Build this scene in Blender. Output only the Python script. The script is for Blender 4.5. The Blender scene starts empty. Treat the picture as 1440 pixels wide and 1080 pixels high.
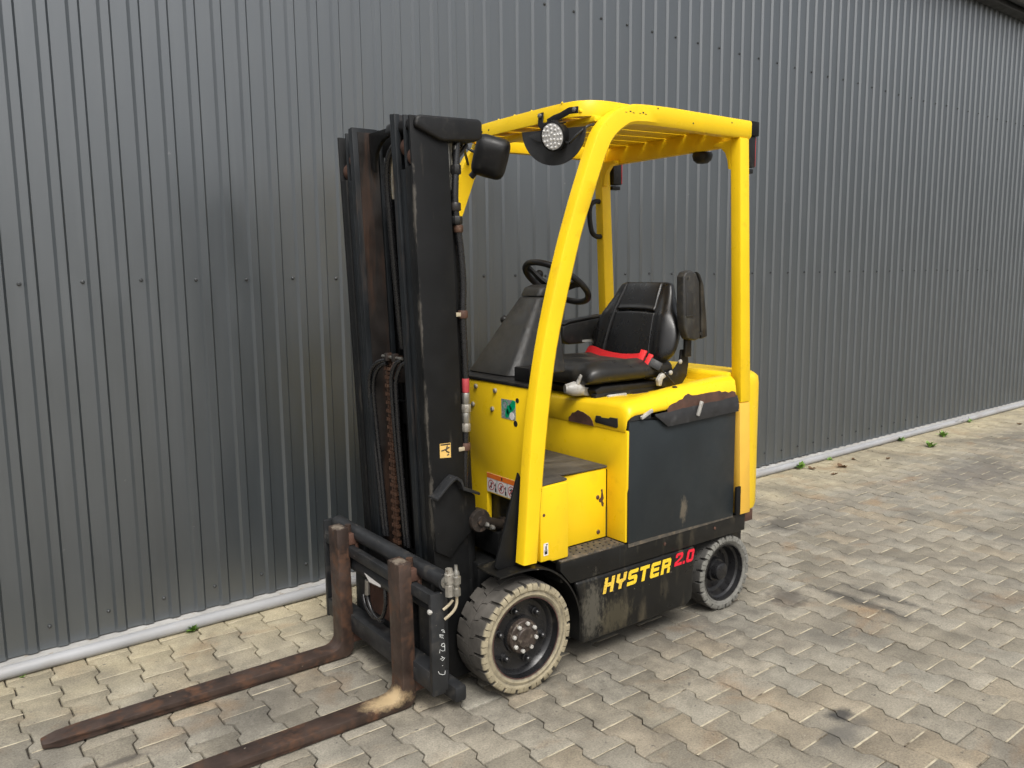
import bpy, bmesh, math, random
from mathutils import Vector, Matrix
random.seed(7)
S = bpy.context.scene
COL = S.collection
R = math.radians

# ------------------------------------------------------------------ camera
cam_d = bpy.data.cameras.new('camera'); cam = bpy.data.objects.new('camera', cam_d); COL.objects.link(cam)
right = Vector((-0.79959963, 0.60044077, -0.0105502))
down = Vector((0.08951006, 0.10179086, -0.99077069))
fwd = Vector((-0.5938252, -0.79316423, -0.13513742))
CAM = Vector((1.8721, 2.9101, 1.6639))
mw = Matrix((right, -down, -fwd)).transposed().to_4x4(); mw.translation = CAM
cam.matrix_world = mw
cam_d.sensor_width = 36.0; cam_d.lens = 36.0 * 1140 / 1440
cam_d.clip_start = 0.05; cam_d.clip_end = 1000
S.camera = cam
S.render.resolution_x = 1024; S.render.resolution_y = 768

# ------------------------------------------------------------------ sky, sun, exposure
SUN_EL, SUN_AZ = 54, 24            # azimuth measured clockwise from +Y
wd = bpy.data.worlds.new('World'); S.world = wd; wd.use_nodes = True
nt = wd.node_tree; nt.nodes.clear()
sky = nt.nodes.new('ShaderNodeTexSky'); sky.sky_type = 'NISHITA'; sky.sun_disc = False
sky.sun_elevation = R(SUN_EL); sky.sun_rotation = R(SUN_AZ); sky.dust_density = 6.0; sky.air_density = 1.0; sky.ozone_density = 1.0
hs = nt.nodes.new('ShaderNodeHueSaturation'); hs.inputs['Saturation'].default_value = 0.24
bg = nt.nodes.new('ShaderNodeBackground'); bg.inputs['Strength'].default_value = 0.12
wo = nt.nodes.new('ShaderNodeOutputWorld')
nt.links.new(sky.outputs[0], hs.inputs['Color']); nt.links.new(hs.outputs[0], bg.inputs['Color']); nt.links.new(bg.outputs[0], wo.inputs[0])
sl = bpy.data.lights.new('sun', 'SUN'); sl.energy = 1.3; sl.angle = R(24); sl.color = (1.0, 0.96, 0.90)
so = bpy.data.objects.new('sun', sl); COL.objects.link(so)
sd = Vector((math.sin(R(SUN_AZ)) * math.cos(R(SUN_EL)), math.cos(R(SUN_AZ)) * math.cos(R(SUN_EL)), math.sin(R(SUN_EL))))
so.rotation_euler = sd.to_track_quat('Z', 'Y').to_euler()
vs = S.view_settings; vs.view_transform = 'Standard'; vs.look = 'None'; vs.gamma = 1; vs.exposure = 0.5; vs.use_curve_mapping = False

# ------------------------------------------------------------------ materials
def ramp(nt, fac, stops):
    n = nt.nodes.new('ShaderNodeValToRGB'); e = n.color_ramp.elements
    while len(e) < len(stops): e.new(0.5)
    for i, (p, c) in enumerate(stops):
        e[i].position = p; e[i].color = (c, c, c, 1) if not hasattr(c, '__len__') else (*c, 1)
    nt.links.new(fac, n.inputs[0]); return n.outputs[0]
def noise(nt, co, scale, detail=4, rough=0.55, stretch=None, dist=0.0):
    if stretch:
        m = nt.nodes.new('ShaderNodeMapping'); m.inputs['Scale'].default_value = stretch
        nt.links.new(co, m.inputs[0]); co = m.outputs[0]
    n = nt.nodes.new('ShaderNodeTexNoise'); n.inputs['Scale'].default_value = scale; n.inputs['Detail'].default_value = detail
    n.inputs['Roughness'].default_value = rough; n.inputs['Distortion'].default_value = dist
    nt.links.new(co, n.inputs['Vector']); return n.outputs[0]
def mix(nt, fac, a, b, mode='MIX'):
    n = nt.nodes.new('ShaderNodeMix'); n.data_type = 'RGBA'; n.blend_type = mode
    for i, v in ((0, fac), (6, a), (7, b)):
        if hasattr(v, 'is_linked'): nt.links.new(v, n.inputs[i])
        elif i == 0: n.inputs[0].default_value = v
        else: n.inputs[i].default_value = (*v, 1)
    return n.outputs[2]
def mth(nt, op, a, b=0.0, clamp=False):
    n = nt.nodes.new('ShaderNodeMath'); n.operation = op; n.use_clamp = clamp
    for i, v in ((0, a), (1, b)):
        if hasattr(v, 'is_linked'): nt.links.new(v, n.inputs[i])
        else: n.inputs[i].default_value = v
    return n.outputs[0]
def newmat(name):
    m = bpy.data.materials.new(name); m.use_nodes = True; t = m.node_tree
    b = t.nodes['Principled BSDF']; tc = t.nodes.new('ShaderNodeTexCoord')
    return m, t, b, tc.outputs['Object']
def bump(t, b, h, strength=0.2, dist=0.01):
    n = t.nodes.new('ShaderNodeBump'); n.inputs['Strength'].default_value = strength; n.inputs['Distance'].default_value = dist
    t.links.new(h, n.inputs['Height']); t.links.new(n.outputs[0], b.inputs['Normal'])
def plain(name, base, rough=0.5, metal=0.0, var=0.25, scale=9.0, dirt=None, dirt_lo=0.56, dirt_hi=0.7, dirt_scale=14.0,
          spots=None, spot_lo=0.70, spot_scale=60.0, stretch=None, bmp=0.08, bscale=180.0, spec=0.5, coat=0.0):
    """one procedural paint / rubber / metal: base with cloudy variation, a dirt layer and sharp-edged spots"""
    m, t, b, co = newmat(name)
    n1 = noise(t, co, scale, 5)
    dark = tuple(c * (1 - var) for c in base); lite = tuple(min(1, c * (1 + var * 0.6)) for c in base)
    col = ramp(t, n1, [(0.3, dark), (0.7, lite)])
    rg = ramp(t, noise(t, co, scale * 2.3, 6), [(0.3, max(0.02, rough - 0.1)), (0.7, min(1, rough + 0.12))])
    if dirt is not None:
        f = ramp(t, noise(t, co, dirt_scale, 7, 0.62, stretch), [(dirt_lo, 0.0), (dirt_hi, 1.0)])
        col = mix(t, f, col, dirt); rg = mix(t, f, rg, (0.85,) * 3)
    if spots is not None:
        f = ramp(t, noise(t, co, spot_scale, 3, 0.5), [(spot_lo, 0.0), (spot_lo + 0.02, 1.0)])
        col = mix(t, f, col, spots)
    t.links.new(col, b.inputs['Base Color']); t.links.new(rg, b.inputs['Roughness'])
    b.inputs['Metallic'].default_value = metal; b.inputs['Specular IOR Level'].default_value = spec
    b.inputs['Coat Weight'].default_value = coat; b.inputs['Coat Roughness'].default_value = 0.15
    if bmp: bump(t, b, noise(t, co, bscale, 3), bmp, 0.002)
    return m

YEL = (0.88, 0.585, 0.012)
M = {}
M['yellow'] = plain('yellow_paint', YEL, 0.36, spec=0.32, var=0.06, scale=5, dirt=(0.55, 0.33, 0.015), dirt_lo=0.60, dirt_hi=0.95, dirt_scale=9,
                    spots=(0.06, 0.04, 0.02), spot_lo=0.785, spot_scale=55, bmp=0.05, bscale=90)
M['yellow_faded'] = plain('faded_yellow_paint', (0.80, 0.47, 0.06), 0.5, var=0.08, scale=6, spots=(0.05, 0.03, 0.02), spot_lo=0.77, spot_scale=50)
M['black_mast'] = plain('black_steel_paint', (0.0075, 0.0078, 0.0082), 0.5, spec=0.22, var=0.35, scale=7, dirt=(0.055, 0.048, 0.038), dirt_lo=0.62, dirt_hi=0.85,
                        dirt_scale=22, stretch=(1, 1, 0.22), spots=(0.10, 0.09, 0.075), spot_lo=0.755, spot_scale=70)
M['grease'] = plain('greasy_rusty_steel', (0.030, 0.026, 0.024), 0.4, var=0.5, scale=8, dirt=(0.085, 0.036, 0.016), dirt_lo=0.50, dirt_hi=0.72,
                    dirt_scale=7, stretch=(1.6, 1.6, 0.18), metal=0.2)
M['black_plate'] = plain('black_chassis_paint', (0.0105, 0.0105, 0.010), 0.36, spec=0.3, var=0.35, scale=6, dirt=(0.12, 0.10, 0.065), dirt_lo=0.54, dirt_hi=0.92,
                         dirt_scale=13, stretch=(1, 1, 0.28), spots=(0.16, 0.14, 0.11), spot_lo=0.735, spot_scale=42, bmp=0.06)
M['battery'] = plain('dark_grey_panel_paint', (0.0185, 0.0240, 0.0275), 0.42, spec=0.35, var=0.18, scale=5, dirt=(0.060, 0.058, 0.050), dirt_lo=0.60, dirt_hi=0.95,
                     dirt_scale=9, stretch=(1, 1, 0.4), spots=(0.17, 0.15, 0.12), spot_lo=0.765, spot_scale=36)
def scuff(m, c, r, colr, k):
    t = m.node_tree; b = t.nodes['Principled BSDF']; co = t.nodes.new('ShaderNodeTexCoord').outputs['Object']; old = b.inputs['Base Color'].links[0].from_socket
    a1 = t.nodes.new('ShaderNodeVectorMath'); a1.operation = 'SUBTRACT'; a1.inputs[1].default_value = c; t.links.new(co, a1.inputs[0])
    a2 = t.nodes.new('ShaderNodeVectorMath'); a2.operation = 'MULTIPLY'; a2.inputs[1].default_value = tuple(1 / q for q in r); t.links.new(a1.outputs[0], a2.inputs[0])
    a3 = t.nodes.new('ShaderNodeVectorMath'); a3.operation = 'LENGTH'; t.links.new(a2.outputs[0], a3.inputs[0])
    d = mth(t, 'ADD', a3.outputs['Value'], mth(t, 'MULTIPLY', mth(t, 'SUBTRACT', noise(t, co, 48, 6, 0.75, (1, 1, 0.5)), 0.5), 2.6))
    f = ramp(t, mth(t, 'MULTIPLY', d, 0.5), [(0.20, k), (0.45, 0.0)])
    t.links.new(mix(t, f, old, colr), b.inputs['Base Color'])
scuff(M['battery'], (-0.93, 0.478, 0.575), (0.030, 0.2, 0.075), (0.16, 0.135, 0.10), 0.8)
scuff(M['black_plate'], (-0.36, 0.48, 0.24), (0.075, 0.05, 0.16), (0.13, 0.12, 0.095), 0.55)
scuff(M['black_plate'], (-0.50, 0.48, 0.18), (0.12, 0.05, 0.10), (0.11, 0.095, 0.06), 0.45)
M['rubber_flap'] = plain('black_rubber', (0.022, 0.022, 0.023), 0.5, var=0.3, scale=12, dirt=(0.05, 0.05, 0.05), dirt_scale=20)
M['plastic'] = plain('black_plastic', (0.010, 0.010, 0.0105), 0.42, spec=0.35, var=0.25, scale=10, dirt=(0.045, 0.042, 0.036), dirt_lo=0.55, dirt_hi=0.85, dirt_scale=25, bmp=0.25, bscale=420)
M['dash'] = plain('grained_dash_plastic', (0.020, 0.020, 0.019), 0.42, spec=0.4, var=0.2, scale=10, dirt=(0.055, 0.05, 0.042), dirt_lo=0.5, dirt_hi=0.8, dirt_scale=30, bmp=0.35, bscale=380)
M['armrest'] = plain('grey_armrest_plastic', (0.030, 0.030, 0.030), 0.5, spec=0.4, var=0.25, scale=14, dirt=(0.07, 0.065, 0.05), dirt_lo=0.5, dirt_hi=0.8, dirt_scale=30, bmp=0.3, bscale=380)
M['vinyl'] = plain('black_vinyl', (0.009, 0.009, 0.0095), 0.30, var=0.2, scale=8, bmp=0.12, bscale=500)
M['vinyl_dusty'] = plain('dusty_black_vinyl', (0.016, 0.0155, 0.0145), 0.36, var=0.3, scale=8, dirt=(0.085, 0.075, 0.055), dirt_lo=0.47, dirt_hi=0.80, dirt_scale=6, bmp=0.12, bscale=500)
M['belt'] = plain('red_webbing', (0.62, 0.012, 0.016), 0.6, var=0.12, scale=30, bmp=0.3, bscale=700)
M['fork'] = plain('worn_rusty_fork_steel', (0.058, 0.038, 0.030), 0.48, var=0.5, scale=11, dirt=(0.135, 0.064, 0.034), dirt_lo=0.5, dirt_hi=0.74, dirt_scale=16,
                  spots=(0.30, 0.26, 0.21), spot_lo=0.745, spot_scale=60, metal=0.25, bmp=0.3, bscale=90)
for y_ in (0.27, -0.267): scuff(M['fork'], (0.445, y_, 0.590), (0.035, 0.05, 0.022), (0.30, 0.255, 0.20), 0.8)
for x_, z_ in ((0.311, 0.75), (0.325, 1.10), (0.338, 1.45), (0.352, 1.85)): scuff(M['black_mast'], (x_, 0.30, z_), (0.012, 0.02, 0.20), (0.11, 0.10, 0.085), 0.6)
M['rust'] = plain('rusty_brown_steel', (0.085, 0.040, 0.026), 0.7, var=0.4, scale=14, dirt=(0.05, 0.03, 0.022), dirt_scale=20, bmp=0.3, bscale=110)
M['steel'] = plain('bare_steel', (0.34, 0.33, 0.30), 0.35, metal=0.8, var=0.25, scale=30, dirt=(0.14, 0.10, 0.07), dirt_lo=0.58, dirt_hi=0.8, dirt_scale=60)
M['bolt'] = plain('dull_bolt_steel', (0.33, 0.31, 0.27), 0.5, metal=0.5, var=0.3, scale=60, dirt=(0.10, 0.065, 0.04), dirt_scale=90)
M['screw'] = plain('painted_screw_head', (0.07, 0.075, 0.078), 0.3, metal=0.3, var=0.2)
M['chain'] = plain('rusty_oiled_chain', (0.095, 0.050, 0.032), 0.5, metal=0.4, var=0.4, scale=40, dirt=(0.22, 0.15, 0.10), dirt_lo=0.6, dirt_hi=0.8, dirt_scale=60)
M['steel_grey'] = plain('worn_dark_grey_steel', (0.020, 0.0212, 0.023), 0.48, spec=0.35, var=0.4, scale=9, dirt=(0.06, 0.054, 0.046), dirt_lo=0.55, dirt_hi=0.8, dirt_scale=18, spots=(0.15, 0.13, 0.11), spot_lo=0.72, spot_scale=60)
M['oily'] = plain('oily_brown_steel', (0.026, 0.021, 0.018), 0.4, spec=0.4, var=0.4, scale=30, dirt=(0.07, 0.045, 0.03), dirt_scale=40)
M['black_rail'] = plain('black_rail_paint', (0.0105, 0.0125, 0.0145), 0.42, spec=0.32, var=0.35, scale=7, dirt=(0.05, 0.035, 0.026), dirt_lo=0.58, dirt_hi=0.8, dirt_scale=20, stretch=(1, 1, 0.12))
M['hose'] = plain('black_hydraulic_hose', (0.013, 0.013, 0.014), 0.28, var=0.2, scale=40)
M['cream_tube'] = plain('cream_hydraulic_tube', (0.42, 0.36, 0.25), 0.5, var=0.15, scale=40)
M['red_sleeve'] = plain('faded_red_sleeve', (0.42, 0.05, 0.06), 0.5, var=0.2, scale=40)
M['silver'] = plain('grey_lever_plastic', (0.42, 0.41, 0.38), 0.4, var=0.25, scale=25, dirt=(0.16, 0.13, 0.10), dirt_scale=60)
M['rim'] = plain('black_wheel_paint', (0.013, 0.013, 0.014), 0.30, var=0.3, scale=16, dirt=(0.045, 0.040, 0.032), dirt_lo=0.58, dirt_hi=0.85, dirt_scale=22)
M['rim_edge'] = plain('rusty_rim_edge', (0.075, 0.034, 0.028), 0.55, var=0.35, scale=20, dirt=(0.03, 0.025, 0.022), dirt_scale=18)
M['hub'] = plain('rusty_hub', (0.062, 0.047, 0.039), 0.55, var=0.4, scale=40, dirt=(0.20, 0.17, 0.13), dirt_scale=70, metal=0.3)
M['mat'] = plain('worn_rubber_floor_mat', (0.060, 0.053, 0.044), 0.65, var=0.3, scale=14, dirt=(0.15, 0.13, 0.10), dirt_lo=0.5, dirt_hi=0.8, dirt_scale=10, stretch=(0.3, 1.5, 1), bmp=0.25, bscale=200)
M['tread'] = plain('dusty_step_plate', (0.070, 0.062, 0.050), 0.7, var=0.35, scale=20, dirt=(0.19, 0.145, 0.095), dirt_lo=0.5, dirt_hi=0.75, dirt_scale=25)
M['lens'] = plain('led_lens', (0.70, 0.69, 0.67), 0.2, var=0.15, scale=120, bmp=0.6, bscale=160)
M['shield'] = plain('matt_grey_shield', (0.052, 0.052, 0.053), 0.45, var=0.25, scale=15)
M['white'] = plain('white_sticker', (0.72, 0.70, 0.68), 0.45, var=0.06, scale=30, spots=(0.3, 0.2, 0.15), spot_lo=0.72, spot_scale=200)
M['orange'] = plain('orange_print', (0.70, 0.16, 0.02), 0.45, var=0.06, scale=30)
M['sticker_yellow'] = plain('yellow_sticker', (0.76, 0.50, 0.15), 0.5, var=0.1, scale=40)
M['print_black'] = plain('black_print', (0.02, 0.02, 0.02), 0.5, var=0.1)
M['print_red'] = plain('red_print', (0.40, 0.05, 0.05), 0.5, var=0.1)
M['holo'] = plain('grey_inspection_sticker', (0.36, 0.42, 0.42), 0.25, var=0.2, scale=50, metal=0.3)
M['green'] = plain('green_print', (0.0, 0.33, 0.14), 0.35, var=0.2, scale=50)
M['chalk'] = plain('white_chalk', (0.62, 0.64, 0.62), 0.9, var=0.2, scale=200)
M['letter'] = plain('worn_yellow_lettering', (0.86, 0.60, 0.03), 0.45, var=0.06, scale=20, spots=(0.03, 0.028, 0.025), spot_lo=0.64, spot_scale=85)
M['letter_worn'] = plain('flaking_yellow_lettering', (0.82, 0.55, 0.06), 0.5, var=0.1, scale=20, spots=(0.02, 0.019, 0.018), spot_lo=0.625, spot_scale=110)
M['letter_red'] = plain('red_lettering', (0.72, 0.012, 0.035), 0.42, var=0.06, scale=20)
M['red_lens'] = plain('red_tail_lens', (0.45, 0.02, 0.02), 0.2, var=0.1)
M['pipe'] = plain('weathered_grey_pipe', (0.33, 0.335, 0.345), 0.42, var=0.12, scale=4, dirt=(0.26, 0.235, 0.20), dirt_lo=0.52, dirt_hi=0.8, dirt_scale=7,
                  stretch=(0.25, 1, 1), spots=(0.10, 0.09, 0.08), spot_lo=0.77, spot_scale=45, bmp=0.12, bscale=60)
M['concrete'] = plain('pale_concrete', (0.36, 0.355, 0.34), 0.85, var=0.2, scale=9, dirt=(0.24, 0.20, 0.15), dirt_scale=20, bmp=0.4, bscale=90)
M['leaf'] = plain('weed_green', (0.16, 0.29, 0.05), 0.5, var=0.35, scale=40)
M['dry_leaf'] = plain('dry_brown_leaf', (0.13, 0.075, 0.035), 0.8, var=0.35, scale=40)
M['gutter'] = plain('dark_gutter', (0.022, 0.024, 0.026), 0.4, var=0.15, scale=3)
M['roof'] = plain('dark_roof_sheet', (0.05, 0.055, 0.058), 0.45, var=0.15, scale=3)

def mat_cladding():
    m, t, b, co = newmat('graphite_cladding_paint')
    n = noise(t, co, 2.2, 5, 0.55, (1, 1, 0.35))
    col = ramp(t, n, [(0.3, (0.022, 0.028, 0.032)), (0.7, (0.028, 0.035, 0.040))])
    f = ramp(t, noise(t, co, 26, 4), [(0.735, 0.0), (0.76, 1.0)])
    col = mix(t, mth(t, 'MULTIPLY', f, 0.5), col, (0.16, 0.16, 0.155))
    st = ramp(t, noise(t, co, 30, 5, 0.6, (1.0, 1, 0.04)), [(0.52, 0.0), (0.8, 0.35)])
    col = mix(t, st, col, (0.060, 0.068, 0.072))
    t.links.new(col, b.inputs['Base Color'])
    rg = ramp(t, noise(t, co, 7, 5, 0.6, (1, 1, 0.3)), [(0.3, 0.33), (0.7, 0.42)])
    b.inputs['IOR'].default_value = 2.6; b.inputs['Specular Tint'].default_value = (0.93, 0.965, 1.0, 1)
    t.links.new(rg, b.inputs['Roughness'])
    b.inputs['Specular IOR Level'].default_value = 0.5
    bump(t, b, noise(t, co, 5, 3, 0.5, (1, 1, 0.35)), 0.10, 0.006)
    return m
M['cladding'] = mat_cladding()

WALL_ROT = math.atan2(0.01893569, 0.9998207)
def mat_paver(name, src):
    """concrete pavers: one tone per stone (src), grain, big soft stains, a cleaner yellowish strip by the wall"""
    m, t, b, _ = newmat(name)
    geo = t.nodes.new('ShaderNodeNewGeometry')
    mp = t.nodes.new('ShaderNodeMapping'); mp.vector_type = 'TEXTURE'; mp.inputs['Rotation'].default_value = (0, 0, WALL_ROT)
    t.links.new(geo.outputs['Position'], mp.inputs[0]); co = mp.outputs[0]
    if src == 'object':
        oi = t.nodes.new('ShaderNodeObjectInfo'); rnd = oi.outputs['Random']
    elif src == 'island': rnd = geo.outputs['Random Per Island']
    else: rnd = noise(t, co, 9, 2)
    tone = ramp(t, rnd, [(0.0, (0.242, 0.220, 0.173)), (0.22, (0.282, 0.255, 0.202)), (0.5, (0.302, 0.276, 0.223)),
                         (0.78, (0.287, 0.269, 0.223)), (0.93, (0.326, 0.277, 0.202)), (1.0, (0.253, 0.238, 0.202))])
    cloud = ramp(t, noise(t, co, 7, 6, 0.62), [(0.28, 0.70), (0.72, 1.20)])
    col = mix(t, 1.0, tone, cloud, 'MULTIPLY')
    sp = t.nodes.new('ShaderNodeSeparateXYZ'); t.links.new(co, sp.inputs[0])
    v = mth(t, 'ADD', sp.outputs['Y'], mth(t, 'MULTIPLY', mth(t, 'SUBTRACT', noise(t, co, 3.2, 4), 0.5), 0.7))
    strip = ramp(t, mth(t, 'MULTIPLY', mth(t, 'ADD', v, 1.0), 1.0 / 1.2, True), [(0.15, 1.0), (0.65, 0.0)])
    col = mix(t, mth(t, 'MULTIPLY', strip, 0.75), col, mix(t, 1.0, (0.43, 0.375, 0.25), cloud, 'MULTIPLY'))
    st = ramp(t, noise(t, co, 1.7, 6, 0.62, None, 0.4), [(0.47, 0.0), (0.68, 0.6)])
    col = mix(t, st, col, (0.105, 0.098, 0.085))
    rs = ramp(t, noise(t, co, 2.6, 5, 0.6, (1, 1.3, 1), 0.5), [(0.56, 0.0), (0.74, 0.5)])
    col = mix(t, rs, col, (0.26, 0.155, 0.075))
    gr = ramp(t, noise(t, co, 130, 4, 0.8), [(0.30, 0.62), (0.50, 1.0), (0.72, 1.34)])
    col = mix(t, 1.0, col, gr, 'MULTIPLY')
    fl = ramp(t, noise(t, co, 23, 4, 0.6), [(0.655, 0.0), (0.70, 0.8)])
    col = mix(t, fl, col, (0.095, 0.088, 0.080))
    wf = ramp(t, noise(t, co, 31, 5, 0.65, (1, 1, 1), 0.3), [(0.70, 0.0), (0.76, 0.7)])
    col = mix(t, wf, col, (0.52, 0.49, 0.42))
    # stains that lie where they lie in the yard, then broad darker patches below the truck and forks: u, v, radius u, radius v, colour, strength
    for (u, vv, ru, rv, c, k) in ((-1.86, 0.86, 0.055, 0.34, (0.060, 0.058, 0.055), 0.70), (-2.02, 0.90, 0.045, 0.30, (0.060, 0.058, 0.055), 0.6), (-1.62, 0.60, 0.15, 0.11, (0.085, 0.075, 0.065), 0.7),
                                  (-2.72, -0.13, 0.26, 0.13, (0.085, 0.080, 0.07), 0.8), (-0.80, 1.37, 0.065, 0.045, (0.045, 0.045, 0.045), 0.9),
                                  (-0.70, 1.44, 0.16, 0.05, (0.12, 0.115, 0.105), 0.7), (-5.0, 0.1, 0.7, 0.3, (0.13, 0.12, 0.11), 0.6),
                                  (-3.1, -0.16, 0.5, 0.2, (0.16, 0.145, 0.12), 0.5), (1.42, -0.03, 0.12, 0.022, (0.09, 0.08, 0.07), 0.8),
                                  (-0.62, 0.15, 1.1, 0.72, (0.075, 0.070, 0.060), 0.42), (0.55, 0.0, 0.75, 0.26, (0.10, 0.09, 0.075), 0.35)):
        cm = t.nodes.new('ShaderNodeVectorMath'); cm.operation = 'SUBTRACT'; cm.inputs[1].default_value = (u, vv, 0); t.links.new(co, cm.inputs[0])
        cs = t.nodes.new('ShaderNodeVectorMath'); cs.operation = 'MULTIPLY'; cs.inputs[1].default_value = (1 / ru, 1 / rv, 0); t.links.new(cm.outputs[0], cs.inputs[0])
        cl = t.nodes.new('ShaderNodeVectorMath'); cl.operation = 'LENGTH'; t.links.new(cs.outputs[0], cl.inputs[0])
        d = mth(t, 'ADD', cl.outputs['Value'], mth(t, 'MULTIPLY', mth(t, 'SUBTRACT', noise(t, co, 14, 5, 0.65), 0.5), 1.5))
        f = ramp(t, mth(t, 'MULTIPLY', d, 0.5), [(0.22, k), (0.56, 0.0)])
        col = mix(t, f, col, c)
    # dirt worn into the arris of each stone
    pt = ramp(t, geo.outputs['Pointiness'], [(0.50, 0.0), (0.56, 0.5)])
    t.links.new(col, b.inputs['Base Color']); b.inputs['Roughness'].default_value = 0.85; b.inputs['Specular IOR Level'].default_value = 0.25
    bump(t, b, noise(t, co, 150, 5, 0.75), 0.6, 0.004)
    return m
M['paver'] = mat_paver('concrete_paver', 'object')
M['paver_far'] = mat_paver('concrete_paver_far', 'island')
def mat_ground():
    m, t, b, _ = newmat('joint_sand')
    geo = t.nodes.new('ShaderNodeNewGeometry')
    n = noise(t, geo.outputs['Position'], 40, 5)
    j = ramp(t, n, [(0.30, (0.014, 0.012, 0.010)), (0.54, (0.045, 0.038, 0.030)), (0.74, (0.22, 0.19, 0.14))])
    t.links.new(j, b.inputs['Base Color']); b.inputs['Roughness'].default_value = 0.95
    bump(t, b, noise(t, geo.outputs['Position'], 160, 4), 0.5, 0.004)
    return m
M['sand'] = mat_ground()
M['pale_sand'] = plain('pale_joint_sand', (0.50, 0.445, 0.33), 0.95, var=0.45, scale=18, dirt=(0.12, 0.10, 0.075), dirt_lo=0.5, dirt_hi=0.62, dirt_scale=9, spec=0.1)
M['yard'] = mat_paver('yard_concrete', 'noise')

def mat_tyre(name, y_lo, y_hi, cream=(0.34, 0.295, 0.20), grey=(0.075, 0.069, 0.061)):
    """solid tyre: dark grey tread, dusty cream outer face (the object's own Y tells the face)"""
    m, t, b, co = newmat(name)
    sp = t.nodes.new('ShaderNodeSeparateXYZ'); t.links.new(co, sp.inputs[0])
    v = mth(t, 'ADD', sp.outputs['Y'], mth(t, 'MULTIPLY', mth(t, 'SUBTRACT', noise(t, co, 60, 4), 0.5), 0.012))
    f = ramp(t, mth(t, 'MULTIPLY', mth(t, 'SUBTRACT', v, y_lo), 1.0 / (y_hi - y_lo), True), [(0.2, 0.0), (0.9, 1.0)])
    g = mix(t, ramp(t, noise(t, co, 12, 6, 0.6), [(0.35, 0.0), (0.75, 1.0)]), tuple(c * 0.8 for c in grey), tuple(c * 1.7 for c in grey))
    c = mix(t, ramp(t, noise(t, co, 20, 6, 0.65), [(0.42, 0.0), (0.80, 0.8)]), cream, tuple(x * 0.45 for x in cream))
    t.links.new(mix(t, f, g, c), b.inputs['Base Color']); b.inputs['Roughness'].default_value = 0.8; b.inputs['Specular IOR Level'].default_value = 0.3
    bump(t, b, noise(t, co, 150, 4), 0.25, 0.002)
    return m

# ------------------------------------------------------------------ mesh helpers
class MB:
    def __init__(s): s.v = []; s.f = []
    def add(s, vs, fs):
        o = len(s.v); s.v += [tuple(v) for v in vs]; s.f += [tuple(i + o for i in f) for f in fs]; return s
    def hexa(s, p): return s.add(p, [(0, 3, 2, 1), (4, 5, 6, 7), (0, 1, 5, 4), (1, 2, 6, 5), (2, 3, 7, 6), (3, 0, 4, 7)])
    def box(s, x0, x1, y0, y1, z0, z1):
        return s.hexa([(x0, y0, z0), (x1, y0, z0), (x1, y1, z0), (x0, y1, z0), (x0, y0, z1), (x1, y0, z1), (x1, y1, z1), (x0, y1, z1)])
    def prism(s, poly, axis, lo, hi):
        """poly: (a, b) pairs; axis y -> (x, z), axis x -> (y, z), axis z -> (x, y)"""
        P = {'y': lambda a, b, c: (a, c, b), 'x': lambda a, b, c: (c, a, b), 'z': lambda a, b, c: (a, b, c)}[axis]
        n = len(poly); vs = [P(a, b, lo) for a, b in poly] + [P(a, b, hi) for a, b in poly]
        fs = [tuple(range(n - 1, -1, -1)), tuple(range(n, 2 * n))] + [(i, (i + 1) % n, n + (i + 1) % n, n + i) for i in range(n)]
        return s.add(vs, fs)
    def loft(s, rings, cap=True, close=True):
        n = len(rings[0]); vs = [p for r in rings for p in r]; fs = []
        for k in range(len(rings) - 1):
            for i in range(n if close else n - 1):
                j = (i + 1) % n; fs.append((k * n + i, k * n + j, (k + 1) * n + j, (k + 1) * n + i))
        if cap: fs += [tuple(range(n - 1, -1, -1)), tuple(range((len(rings) - 1) * n, len(rings) * n))]
        return s.add(vs, fs)
    def tube(s, pts, r, n=10, cap=True, rs=None):
        pts = [Vector(p) for p in pts]; rings = []; up = None
        for i, p in enumerate(pts):
            d = (pts[min(i + 1, len(pts) - 1)] - pts[max(i - 1, 0)]).normalized()
            if up is None: up = d.orthogonal().normalized()
            up = (up - d * up.dot(d)); up = up.normalized() if up.length > 1e-6 else d.orthogonal().normalized()
            w = d.cross(up); rr = rs[i] if rs else r
            rings.append([p + (up * math.cos(2 * math.pi * k / n) + w * math.sin(2 * math.pi * k / n)) * rr for k in range(n)])
        return s.loft(rings, cap)
    def lathe(s, prof, c, n=48, axis='y', closed=False):
        """prof: (radius, offset along axis) pairs"""
        P = {'y': lambda r, o, a: (c[0] + r * math.cos(a), c[1] + o, c[2] + r * math.sin(a)),
             'x': lambda r, o, a: (c[0] + o, c[1] + r * math.cos(a), c[2] + r * math.sin(a)),
             'z': lambda r, o, a: (c[0] + r * math.cos(a), c[1] + r * math.sin(a), c[2] + o)}[axis]
        rings = [[P(r, o, 2 * math.pi * k / n) for k in range(n)] for r, o in prof]
        if closed: rings.append(rings[0])
        return s.loft(rings, cap=not closed)
    def sphere(s, c, r, n=12, sc=(1, 1, 1)):
        m = n // 2
        return s.loft([[(c[0] + sc[0] * r * math.sin(math.pi * max(.02, min(.98, j / m))) * math.cos(2 * math.pi * k / n),
                         c[1] + sc[1] * r * math.sin(math.pi * max(.02, min(.98, j / m))) * math.sin(2 * math.pi * k / n),
                         c[2] - sc[2] * r * math.cos(math.pi * j / m)) for k in range(n)] for j in range(m + 1)])
    def xf(s, fn): s.v = [tuple(fn(*v)) for v in s.v]; return s
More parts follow.
